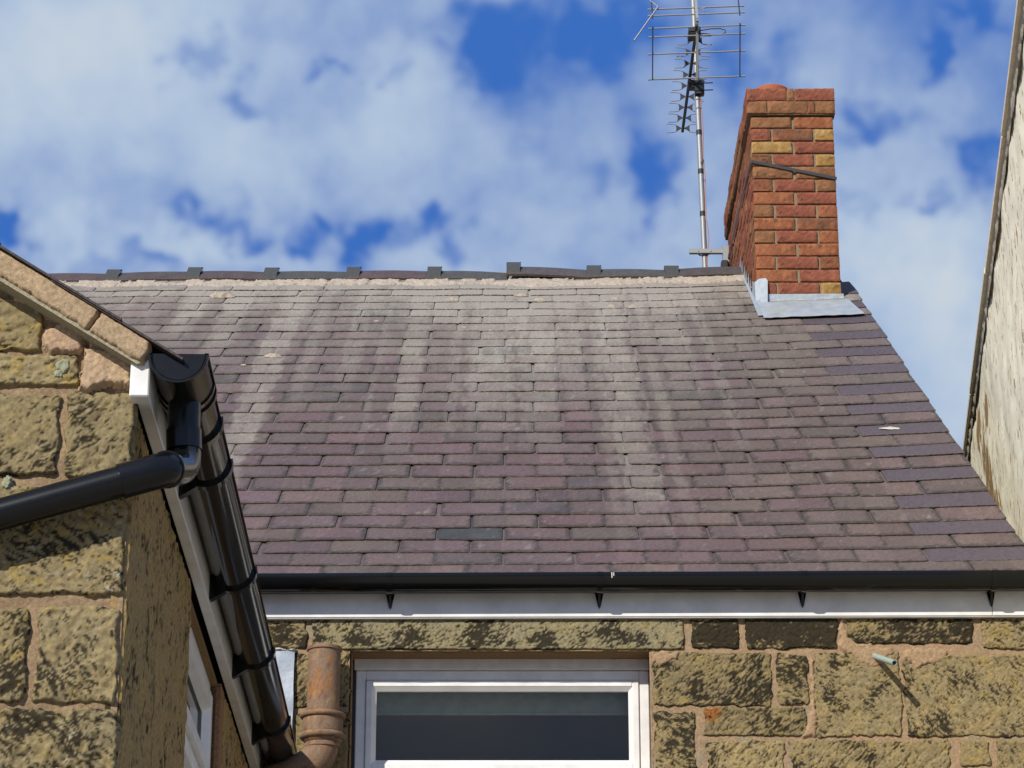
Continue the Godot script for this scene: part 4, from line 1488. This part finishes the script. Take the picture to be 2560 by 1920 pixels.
	# crumbs of lichen
	for q in [[-0.165, 3.735, 0.018], [-0.172, 3.715, 0.012], [-0.272, 3.462, 0.014]]:
		var o := []
		for k in 8:
			var a := TAU * k / 8
			o.append([q[0] + cos(a) * q[2] * rng.randf_range(0.7, 1.3), q[1] + sin(a) * q[2] * rng.randf_range(0.7, 1.2)])
		var m := part(wall, "lichen", patch_mesh(o, 0.0055, q[2] / 5.0, q[0] * 60.0, {"ragged": 0.004, "round": 0.004, "rough": 0.003, "freq": 3.0, "a": Color(0.42, 0.43, 0.31), "b": Color(0.36, 0.37, 0.25)}), M.mortar)
		m.position.z = 0.004
	# side wall, along the passage: stones face +x
	for seg in [[0.004, 0.62], [0.618, 1.40], [2.415, 3.1], [3.098, 3.79]]:
		var m := part(wall, "side_stone", stone_mesh(seg[0], 2.5, seg[1], 3.644, sd * 2.3, 0.0095, {"soot": -0.13, "angle": 1.52, "tool": 0.003, "rough": 0.0035, "proud": 0.003, "round": 0.004, "jitter": 0.003, "yellow": 0.2, "base": Color(0.46, 0.315, 0.130), "grey": Color(0.38, 0.275, 0.14)}), M.stone)
		m.rotation.y = PI / 2.0
		m.position.x = -0.004
		sd += 1.0
	# jamb plaster beside the side window
	var jm := MB.new()
	jm.box(Vector3(-0.10, 2.5, -1.40), Vector3(-0.003, 3.63, -1.385), 0.0, Color(0.3, 0.19, 0.1))
	part(wall, "jamb", jm, M.mortar)
	jm = MB.new()
	jm.box(Vector3(-0.10, 2.5, -2.50), Vector3(0.001, 3.63, -2.41), 0.004, Color(0.36, 0.21, 0.12))
	part(wall, "jamb", jm, M.mortar)
	make_side_window(h)
	make_verge(h)
	# fascia with its boxed end
	var fb := MB.new()
	fb.box(Vector3(0.001, 3.648, -3.785), Vector3(0.031, 3.745, 0.0), 0.002)
	fb.box(Vector3(-0.011, 3.647, 0.0005), Vector3(0.0315, 3.747, 0.052), 0.003)
	part(h, "fascia_board", fb, M.white, "white plastic fascia with a boxed end beside the gutter's stop end")
	make_side_gutter(ry)

func make_side_window(h: Node3D) -> void:
	# built facing +z, then turned to face +x; local x runs away from the yard
	var fr := MB.new()
	frame_box(fr, 1.402, 2.5, 2.408, 3.632, 0.05, -0.06, 0.0, 0.003)
	fr.box(Vector3(1.452, 3.285, -0.06), Vector3(2.358, 3.325, -0.001), 0.003)
	var win := part(h, "side_window", fr, M.white, "white plastic window in the shaded side wall, seen almost edge-on")
	win.rotation.y = PI / 2.0
	win.position.x = -0.034
	for s in [[3.327, 3.580], [2.552, 3.283]]:
		var sb := MB.new()
		frame_box(sb, 1.454, s[0], 2.356, s[1], 0.045, -0.045, 0.014, 0.004)
		bead_frame(sb, 1.499, s[0] + 0.045, 2.311, s[1] - 0.045, 0.016, 0.010, -0.012)
		part(win, "sash", sb, M.white)
		var gb := MB.new()
		gb.quad(Vector3(1.50, s[0] + 0.05, -0.018), Vector3(2.31, s[0] + 0.05, -0.018), Vector3(2.31, s[1] - 0.05, -0.018), Vector3(1.50, s[1] - 0.05, -0.018))
		part(win, "pane", gb, M.glass)
	var rb := MB.new()
	rb.quad(Vector3(1.40, 2.5, -0.09), Vector3(2.41, 2.5, -0.09), Vector3(2.41, 3.632, -0.09), Vector3(1.40, 3.632, -0.09))
	part(win, "room", rb, M.bore)  # near-black sheet just behind the panes stands in for an unlit interior

func make_verge(h: Node3D) -> void:
	# roof slopes
	var sl := Vector3(-0.838, 0.545, 0.0)   # up the slope
	var nr := Vector3(0.545, 0.838, 0.0)
	var foot := Vector3(0.092, 3.722, 0.0)
	var rf := MB.new()
	var a := foot - nr * 0.012
	var b := a + sl * 2.06
	rf.prism([a + Vector3(0, 0, 0.02), b + Vector3(0, 0, 0.02), b - nr * 0.02 + Vector3(0, 0, 0.02), a - nr * 0.02 + Vector3(0, 0, 0.02)], Vector3(0, 0, -3.85))
	var c := Vector3(2.0 * b.x - a.x, a.y, 0)
	rf.prism([b + Vector3(0, 0, 0.02), c + Vector3(0, 0, 0.02), c - Vector3(0, 0.03, 0) + Vector3(0, 0, 0.02), b - Vector3(0, 0.03, 0) + Vector3(0, 0, 0.02)], Vector3(0, 0, -3.85))
	var roof := part(h, "roof", rf, M.deck, "edge of the outbuilding's slate roof, seen from below")
	# courses of slates, each lapped over the one below; the yard sees only their edge
	for k in 12:
		var s0 := k * 0.165 - 0.01
		var q := foot + sl * s0
		var mb := MB.new()
		var z0 := 0.080 + 0.006 * sin(k * 2.3)
		var lo := 0.006
		for m in 4:
			var za := z0 - m * 0.96
			var zb := za - 0.95
			var t0 := q + nr * 0.006
			var t1 := q + sl * 0.35 + nr * 0.000
			mb.prism([t0 + Vector3(0, 0, zb), t0 + nr * 0.005 + Vector3(0, 0, zb), t1 + nr * 0.005 + Vector3(0, 0, zb), t1 + Vector3(0, 0, zb)], Vector3(0, 0, za - zb), Color(0.075, 0.06, 0.058) * (0.9 + 0.1 * (m % 2)))
		part(roof, "slate_course", mb, M.slate)
	# verge mortar in two lengths with a crack between them
	for q in [[[[-0.80, 4.294], [-0.080, 3.843], [-0.109, 3.793], [-0.80, 4.232]], 1.0], [[[-0.077, 3.841], [0.032, 3.769], [0.034, 3.748], [0.014, 3.722], [-0.002, 3.725], [-0.106, 3.791]], 2.0]]:
		var bk := MB.new()
		var pts := []
		for t in q[0]:
			pts.append(Vector3(t[0], t[1], -0.02))
		pts.reverse()
		bk.prism(pts, Vector3(0, 0, 0.078), Color(0.45, 0.28, 0.14))
		var m := part(h, "verge_mortar", patch_mesh(q[0], 0.016, 0.0045, q[1] * 21.0, {"ragged": 0.0025, "round": 0.007, "rough": 0.0007, "freq": 1.2, "a": Color(0.51, 0.375, 0.235), "b": Color(0.44, 0.325, 0.205)}), M.mortar)
		m.position.z = 0.058
		part(m, "bed", bk, M.mortar).position.z = -0.058
	# undercloak strip below the mortar
	var uc := MB.new()
	uc.prism([Vector3(0.012, 3.7195, -0.03), Vector3(0.000, 3.7285, -0.03), Vector3(-0.80, 4.229, -0.03), Vector3(-0.80, 4.219, -0.03), Vector3(0.004, 3.7165, -0.03)], Vector3(0, 0, 0.096), Color(0.42, 0.38, 0.27))
	part(h, "undercloak", uc, M.mortar, "thin pale strip under the verge mortar")

func make_side_gutter(ry: float) -> void:
	var origin := Vector3(-0.823, 0, -5.543)
	var rot := Basis(Vector3.UP, ry)
	var t := thing("side_gutter", "glossy black half-round gutter running back from the outbuilding's gable corner", "gutter", origin + rot * Vector3(0.0935, 3.738, 0.0))
	t.rotation.y = ry
	part(t, "trough", gutter_mesh(0.0575, 0.0, -3.785), M.black)
	# stop-end outlet at the near end
	var oe := MB.new()
	var g := gutter_mesh(0.0615, 0.066, -0.165, 0.004, 0.0045)
	oe = g
	var ring := []
	for k in 25:
		var a := PI + PI * k / 24.0
		ring.append(Vector3(cos(a) * 0.0600, sin(a) * 0.0600, 0.058))
	ring.append(Vector3(0.060, 0.0045, 0.058))
	ring.append(Vector3(-0.060, 0.0045, 0.058))
	oe.prism(ring, Vector3(0, 0, 0.004))
	part(t, "stop_end_outlet", oe, M.black_dull, "dark grey half-round stop end facing the yard")
	part(t, "rim", arc_strap(0.0605, 0.0655, 0.056, 0.070, PI, TAU), M.black_dull)
	part(t, "collar", arc_strap(0.0600, 0.0660, -0.172, -0.150, PI, TAU), M.black)
	part(t, "collar", arc_strap(0.0600, 0.0650, -0.125, -0.108, PI, TAU), M.black)
	# brackets wrap the trough and stand on the fascia
	for z in [-0.36, -0.66, -1.56, -2.40, -3.28]:
		var b := arc_strap(0.0575, 0.0660, z - 0.016, z + 0.016, PI * 0.99, TAU + 0.12)
		b.prism([Vector3(-0.0615, -0.088, z - 0.014), Vector3(-0.0575, -0.088, z - 0.014), Vector3(-0.012, -0.060, z - 0.014), Vector3(-0.035, -0.049, z - 0.014), Vector3(-0.058, -0.015, z - 0.014), Vector3(-0.0615, -0.015, z - 0.014)], Vector3(0, 0, 0.028))
		part(t, "bracket", b, M.black)
	# downpipe
	var d := thing("downpipe", "black round downpipe slanting across the outbuilding's gable from the gutter outlet", "pipe", origin + rot * Vector3(0.0, 3.25, 0.0))
	d.rotation.y = ry
	var dy := Vector3(0, -3.25, 0)
	var sp := MB.new()
	sp.tube([Vector3(0.094, 3.69, -0.10) + dy, Vector3(0.095, 3.62, -0.10) + dy], 0.0365, 32, false)
	sp.tube([Vector3(0.095, 3.622, -0.10) + dy, Vector3(0.098, 3.575, -0.10) + dy], 0.0395, 32, false)
	part(d, "spigot", sp, M.black_dull)
	var p0 := Vector3(0.099, 3.58, -0.10)
	var p1 := Vector3(0.106, 3.529, -0.095)
	var p2 := Vector3(0.074, 3.479, 0.052)
	var p3 := Vector3(-0.019, 3.447, 0.062)
	var p4 := Vector3(-0.271, 3.371, 0.062)
	var e1 := MB.new()
	var c1 := []
	for k in 11:
		var f := k / 10.0
		var q0 := p0.lerp(p1, f)
		var q1 := p1.lerp(p1.lerp(p2, 0.45), f)
		c1.append(q0.lerp(q1, f) + dy)
	c1.append(p1.lerp(p2, 0.95) + dy)
	e1.tube(c1, 0.0355, 32, false)
	part(d, "elbow", e1, M.black)
	var e2 := MB.new()
	var c2 := []
	c2.append(p1.lerp(p2, 0.86) + dy)
	var ms := p1.lerp(p2, 0.88)
	var me := p2.lerp(p3, 0.45)
	for k in 11:
		var f := k / 10.0
		c2.append(ms.lerp(p2, f).lerp(p2.lerp(me, f), f) + dy)
	c2.append(p3 + dy)
	e2.tube(c2, 0.0385, 32, true)
	part(d, "lower_elbow", e2, M.black_dull)
	var col := MB.new()
	var dirc := (p2 - p1).normalized()
	col.tube([p1.lerp(p2, 0.85) + dy, p1.lerp(p2, 0.85) + dirc * 0.012 + dy], 0.0415, 32, true)
	part(d, "collar", col, M.black)
	var pp := MB.new()
	pp.tube([p3.lerp(p2, 0.1) + dy, p4 + dy, p4 + (p4 - p3) * 0.32 + dy], 0.0345, 32, true)
	part(d, "pipe", pp, M.black_dull)
	var vp := MB.new()
	vp.tube([p4 + (p4 - p3) * 0.26 + dy, p4 + (p4 - p3) * 0.38 + Vector3(0, -0.01, 0) + dy, p4 + (p4 - p3) * 0.43 + Vector3(0, -0.05, 0) + dy, Vector3(-0.381, 3.2, 0.062) + dy, Vector3(-0.381, 1.6, 0.062) + dy, Vector3(-0.381, 0.02, 0.062) + dy], 0.0345, 32, true)
	part(d, "pipe", vp, M.black_dull)

# ------------------------------------------------------------------ cream rendered house on the right
func make_cream_house() -> void:
	var h := thing("rendered_house", "cream painted house wall with peeling patches at the right edge", "house", Vector3(2.124, 0, -10.525))
	h.rotation.y = deg_to_rad(-96.6)
	# paint
	var iw := 1024
	var ih := 512
	var im := Image.create(iw, ih, false, Image.FORMAT_RGB8)
	for y in ih:
		var yy := 6.6 - 2.1 * y / ih
		for x in iw:
			var t := -2.0 + 6.2 * x / iw
			var n1 := nb.get_noise_2d(t * 26.0, yy * 3.5)
			var n2 := nf.get_noise_2d(t * 60.0, yy * 14.0)
			var c := Color(0.84, 0.79, 0.62) * (1.0 + 0.03 * n1)
			# grey weathering running down, in grains
			var g := nb.get_noise_2d(t * 5.0 + 30.0, yy * 1.6) + 0.6 * n1 + 0.75 * n2
			if g > 0.70:
				c = c.lerp(Color(0.34, 0.30, 0.20), clampf((g - 0.62) * 2.2, 0.0, 0.5))
			# flaked paint: bare tan render
			var m := 0.0
			for q in [[2.75, 6.36, 0.16, 0.16], [2.15, 6.24, 0.13, 0.12], [2.5, 6.15, 0.26, 0.16], [2.35, 5.98, 0.34, 0.17], [2.15, 5.80, 0.32, 0.17], [1.85, 5.6, 0.26, 0.15], [1.6, 5.4, 0.2, 0.14]]:
				var k := pow((t - q[0]) / q[2], 2.0) + pow((yy - q[1]) / q[3], 2.0)
				m = maxf(m, 1.0 - k)
			var fl := m + 0.9 * nb.get_noise_2d(t * 14.0, yy * 5.0) + 0.4 * n2
			if fl > 0.42:
				c = Color(0.30, 0.20, 0.088) * (1.0 + 0.15 * n2)
			im.set_pixel(x, y, c.linear_to_srgb())
	var m := mat(Color.WHITE, 0.85, {"spec": 0.25})
	m.albedo_texture = ImageTexture.create_from_image(im)
	var mb := MB.new()
	var p := PackedVector3Array()
	var cs := PackedColorArray()
	var us := PackedVector2Array()
	var nx := 220
	var ny := 90
	for j in ny + 1:
		for k in nx + 1:
			var x := lerpf(-4.15, 1.98, float(k) / nx)
			var y := lerpf(4.52, 6.56, float(j) / ny)
			p.append(Vector3(x, y, 0.012 * na.get_noise_2d(x * 2.0, y * 2.0) + 0.003 * nb.get_noise_2d(x * 9.0, y * 9.0)))
			cs.append(Color.WHITE)
			us.append(Vector2((-x + 2.0) / 6.2, (6.6 - y) / 2.1))
	mb.grid(nx, ny, p, cs, us)
	var wl := MB.new()
	wl.box(Vector3(-8.5, 0, -0.4), Vector3(2.6, 6.56, -0.03), 0.0)
	wl.box(Vector3(-8.5, 0, -0.05), Vector3(2.6, 4.53, -0.002), 0.0)
	wl.box(Vector3(-8.5, 4.53, -0.05), Vector3(-4.14, 6.56, -0.002), 0.0)
	wl.box(Vector3(1.97, 4.53, -0.05), Vector3(2.6, 6.56, -0.002), 0.0)
	for k in wl.c.size():
		wl.c[k] = Color(0.82, 0.76, 0.59)
	var w := part(h, "wall", wl, M.mortar)
	part(w, "paintwork", mb, m, "cream masonry paint flaking off tan render")
	# ragged mortar bead under the eave board
	var rb := MB.new()
	var q := PackedVector3Array()
	var qc := PackedColorArray()
	var qu := PackedVector2Array()
	for j in 5:
		for k in 301:
			var x := lerpf(-4.15, 1.98, k / 300.0)
			var e := 0.03 + 0.018 * nb.get_noise_2d(x * 6.0, 2.0) + 0.008 * nf.get_noise_2d(x * 25.0, 3.0)
			var f := j / 4.0
			q.append(Vector3(x, lerpf(6.548 - e * 1.3, 6.55, f), 0.010 + e * 0.3 * sqrt(f)))
			qc.append(Color(0.76, 0.69, 0.52) * (1.0 + 0.12 * nb.get_noise_2d(x * 8.0, j)))
			qu.append(Vector2(x, f))
	rb.grid(300, 4, q, qc, qu)
	part(h, "mortar_fillet", rb, M.mortar)
	# eave boards, in lengths
	var ends := [-4.6, -2.75, -1.12, 0.35, 1.55, 2.6]
	for k in ends.size() - 1:
		var eb := MB.new()
		eb.box(Vector3(ends[k] + 0.002, 6.548 + 0.004 * (k % 2), -0.2), Vector3(ends[k + 1] - 0.002, 6.585, 0.034 + 0.003 * (k % 2)), 0.004)
		part(h, "eave_board", eb, M.board)
	var rf := MB.new()
	rf.prism([Vector3(-8.5, 6.59, 0.0), Vector3(-8.5, 6.61, 0.0), Vector3(-8.5, 8.4, -3.0), Vector3(-8.5, 6.59, -3.0)], Vector3(11.1, 0, 0), Color(0.07, 0.06, 0.06))
	part(h, "roof", rf, M.slate)

# ------------------------------------------------------------------ television aerial
func make_aerial() -> void:
	var o := Vector3(1.192, 7.85, -15.30)
	var t := thing("tv_aerial", "television aerial on a tall grey mast lashed to the brick chimney", "aerial", o)
	var mp := func(y: float) -> Vector3:
		return Vector3(1.192 - (y - 8.128) * 0.0159, y, -15.30) - o
	var mm := MB.new()
	mm.tube([mp.call(7.85), mp.call(9.0), mp.call(10.6)], 0.0172, 20, true)
	part(t, "mast", mm, M.alu)
	for y in [8.10, 8.51, 8.80, 9.07, 9.335]:
		var b := MB.new()
		b.tube([mp.call(y - 0.017), mp.call(y + 0.017)], 0.0182, 20, true)
		part(t, "tape_band", b, M.tape)
	var cb := MB.new()
	var cpts := []
	for k in 30:
		var y := lerpf(7.9, 9.42, k / 29.0)
		var q: Vector3 = mp.call(y)
		cpts.append(q + Vector3(0.021 + 0.008 * sin(k * 0.9) * (1.0 if k < 12 else 0.3), 0, 0.012))
	cb.tube(cpts, 0.0034, 8, true)
	part(t, "cable", cb, M.cable)
	# wall bracket and clamps
	var wb := MB.new()
	wb.box(Vector3(1.095, 8.232, -15.29) - o, Vector3(1.339, 8.262, -15.265) - o, 0.002)
	wb.box(Vector3(1.300, 8.16, -15.30) - o, Vector3(1.3385, 8.275, -15.24) - o, 0.003)
	part(t, "wall_bracket", wb, M.galv)
	var uc := MB.new()
	uc.tube([Vector3(1.150, 8.247, -15.262) - o, Vector3(1.150, 8.247, -15.31) - o, Vector3(1.165, 8.247, -15.335) - o, Vector3(1.20, 8.247, -15.335) - o, Vector3(1.226, 8.247, -15.31) - o, Vector3(1.226, 8.247, -15.262) - o], 0.005, 8, true)
	part(t, "clamp", uc, M.galv)
	var jb := MB.new()
	jb.box(Vector3(1.285, 8.04, -15.28) - o, Vector3(1.330, 8.165, -15.21) - o, 0.008)
	part(t, "cable_box", jb, M.plastic)
	# boom
	var bx := 1.124
	var by := 9.437
	var bm := MB.new()
	bm.box(Vector3(bx - 0.009, by - 0.009, -16.03) - o, Vector3(bx + 0.009, by + 0.009, -14.56) - o, 0.002)
	part(t, "boom", bm, M.dark_metal)
	var ck := MB.new()
	ck.box(Vector3(bx - 0.012, by - 0.06, -15.33) - o, Vector3(1.205, by - 0.005, -15.27) - o, 0.004)
	ck.tube([Vector3(1.14, by - 0.04, -15.26) - o, Vector3(1.27, by - 0.035, -15.26) - o], 0.004, 8)
	ck.tube([Vector3(1.14, by - 0.09, -15.26) - o, Vector3(1.27, by - 0.085, -15.26) - o], 0.004, 8)
	ck.box(Vector3(1.155, by - 0.11, -15.31) - o, Vector3(1.215, by - 0.01, -15.262) - o, 0.004)
	part(t, "mast_clamp", ck, M.plastic)
	# directors: crossed bent rods with a plastic web
	for k in 9:
		var z := -14.76 - 0.153 * k
		var dm := MB.new()
		var pm := MB.new()
		for sx in [-1.0, 1.0]:
			for sy in [-1.0, 1.0]:
				var q := [Vector3(bx + sx * 0.010, by, z), Vector3(bx + sx * 0.022, by + sy * 0.004, z), Vector3(bx + sx * 0.048, by + sy * 0.026, z), Vector3(bx + sx * 0.070, by + sy * 0.030, z), Vector3(bx + sx * 0.106, by + sy * 0.031, z)]
				for m in q.size():
					q[m] -= o
				dm.tube(q, 0.0030, 6, true)
			var w := [Vector3(bx + sx * 0.012, by - 0.004, z) - o, Vector3(bx + sx * 0.046, by - 0.024, z) - o, Vector3(bx + sx * 0.043, by, z) - o, Vector3(bx + sx * 0.046, by + 0.024, z) - o, Vector3(bx + sx * 0.012, by + 0.004, z) - o]
			if sx < 0:
				w.reverse()
			pm.prism(w, Vector3(0, 0, 0.003))
		var d := part(t, "director", dm, M.alu)
		part(d, "web", pm, M.plastic)
	# dipole box and coax loop
	var db := MB.new()
	db.box(Vector3(bx - 0.045, by - 0.02, -14.72) - o, Vector3(bx + 0.03, by + 0.03, -14.64) - o, 0.006)
	part(t, "dipole_box", db, M.plastic)
	var lp := MB.new()
	lp.tube([Vector3(bx + 0.02, by + 0.012, -14.66) - o, Vector3(bx + 0.09, by + 0.026, -14.66) - o, Vector3(bx + 0.15, by + 0.028, -14.66) - o, Vector3(bx + 0.18, by + 0.018, -14.66) - o, Vector3(bx + 0.183, by + 0.0, -14.66) - o, Vector3(bx + 0.16, by - 0.012, -14.66) - o, Vector3(bx + 0.10, by - 0.012, -14.66) - o, Vector3(bx + 0.02, by - 0.004, -14.66) - o], 0.0032, 8, true)
	part(t, "coax_loop", lp, M.tape)
	# corner reflector: two rod panels hinged at the boom
	var ap := Vector3(1.130, 9.490, -14.60)
	var th := deg_to_rad(24.0)
	var dl := Vector3(0, -cos(th), -sin(th))
	var du := Vector3(0, cos(th), -sin(th))
	var ex := Vector3(cos(0.042), sin(0.042), 0.0)
	for panel in [[dl, [0.04, 0.092, 0.196, 0.35]], [du, [0.06, 0.125, 0.24, 0.36]]]:
		var dv: Vector3 = panel[0]
		for r in panel[1]:
			var rd := MB.new()
			var ctr: Vector3 = ap + dv * float(r)
			rd.tube([ctr - ex * 0.295 - o, ctr + ex * 0.292 - o], 0.0048, 10, true)
			rd.tube([ctr - ex * 0.298 - o, ctr - ex * 0.286 - o], 0.0058, 10, true)
			rd.tube([ctr + ex * 0.283 - o, ctr + ex * 0.295 - o], 0.0058, 10, true)
			part(t, "reflector_rod", rd, M.alu)
		for sx in [-0.272, 0.262]:
			var sb := MB.new()
			var off := Vector3(0, 0, 0.006)
			sb.tube([ap + ex * sx + dv * 0.03 + off - o, ap + ex * sx + dv * 0.355 + off - o], 0.0042, 6, true)
			part(t, "reflector_stay", sb, M.dark_metal)
		var pb := MB.new()
		var c0: Vector3 = ap + dv * -0.01
		var c1: Vector3 = ap + dv * 0.36
		var wv := ex * 0.008
		pb.prism([c0 - wv + Vector3(0, 0, 0.004) - o, c0 + wv + Vector3(0, 0, 0.004) - o, c1 + wv + Vector3(0, 0, 0.004) - o, c1 - wv + Vector3(0, 0, 0.004) - o], Vector3(0, 0, 0.006))
		part(t, "reflector_spine", pb, M.galv)
	var wn := MB.new()
	wn.tube([Vector3(1.15, 9.545, -14.56) - o, Vector3(1.175, 9.55, -14.55) - o, Vector3(1.16, 9.535, -14.55) - o, Vector3(1.178, 9.525, -14.55) - o], 0.004, 8, true)
	part(t, "wing_nut", wn, M.alu)
	var dg := MB.new()
	dg.tube([Vector3(0.745, 9.363, -14.62) - o, Vector3(0.894, 9.594, -14.62) - o], 0.0048, 10, true)
	dg.tube([Vector3(0.894, 9.594, -14.62) - o, Vector3(0.85, 9.66, -14.66) - o, Vector3(0.84, 9.76, -14.7) - o], 0.004, 8, true)
	part(t, "loose_rod", dg, M.alu, "bent rod hanging off the reflector's left end")

# ------------------------------------------------------------------ scene
func _ready() -> void:
	rng.seed = 20240611
	na.seed = 3
	na.frequency = 1.0
	na.fractal_octaves = 2
	nb.seed = 7
	nb.frequency = 1.0
	nb.fractal_octaves = 4
	nf.seed = 9
	nf.frequency = 1.0
	nf.fractal_octaves = 2
	var cam := Camera3D.new()
	cam.name = "camera"
	cam.position = Vector3(0, 1.6, 0)
	cam.rotation_degrees = Vector3(20.7, 0, 0)
	cam.fov = 16.22
	cam.near = 0.05
	cam.far = 500.0
	add_child(cam)
	cam.current = true
	var env := Environment.new()
	env.background_mode = Environment.BG_SKY
	env.sky = make_sky()
	env.tonemap_mode = Environment.TONE_MAPPER_LINEAR
	env.tonemap_exposure = 1.0
	env.ambient_light_source = Environment.AMBIENT_SOURCE_SKY
	env.sdfgi_enabled = true
	env.ssao_enabled = true
	env.ssil_enabled = true
	var we := WorldEnvironment.new()
	we.name = "world_environment"
	we.environment = env
	add_child(we)
	var sun := DirectionalLight3D.new()
	sun.name = "sun"
	sun.light_energy = 1.6
	sun.light_color = Color(1.0, 0.972, 0.925)
	sun.light_angular_distance = 0.5
	sun.shadow_enabled = true
	sun.basis = Basis.looking_at(Vector3(0.66, -0.78, -1.0))
	add_child(sun)

	make_materials()
	var gm := MB.new()
	gm.quad(Vector3(-60, 0, 40), Vector3(60, 0, 40), Vector3(60, 0, -60), Vector3(-60, 0, -60))
	var g := part(self, "ground", gm, M.bounce_ground)
	g.set_meta("kind", "structure")
	g.set_meta("label", "unseen yard ground, made pale to bounce light up at the walls")
	make_house()
	make_outbuilding()
	make_cream_house()
	make_long_gutter()
	make_soil_pipe()
	make_overflow()
	make_aerial()
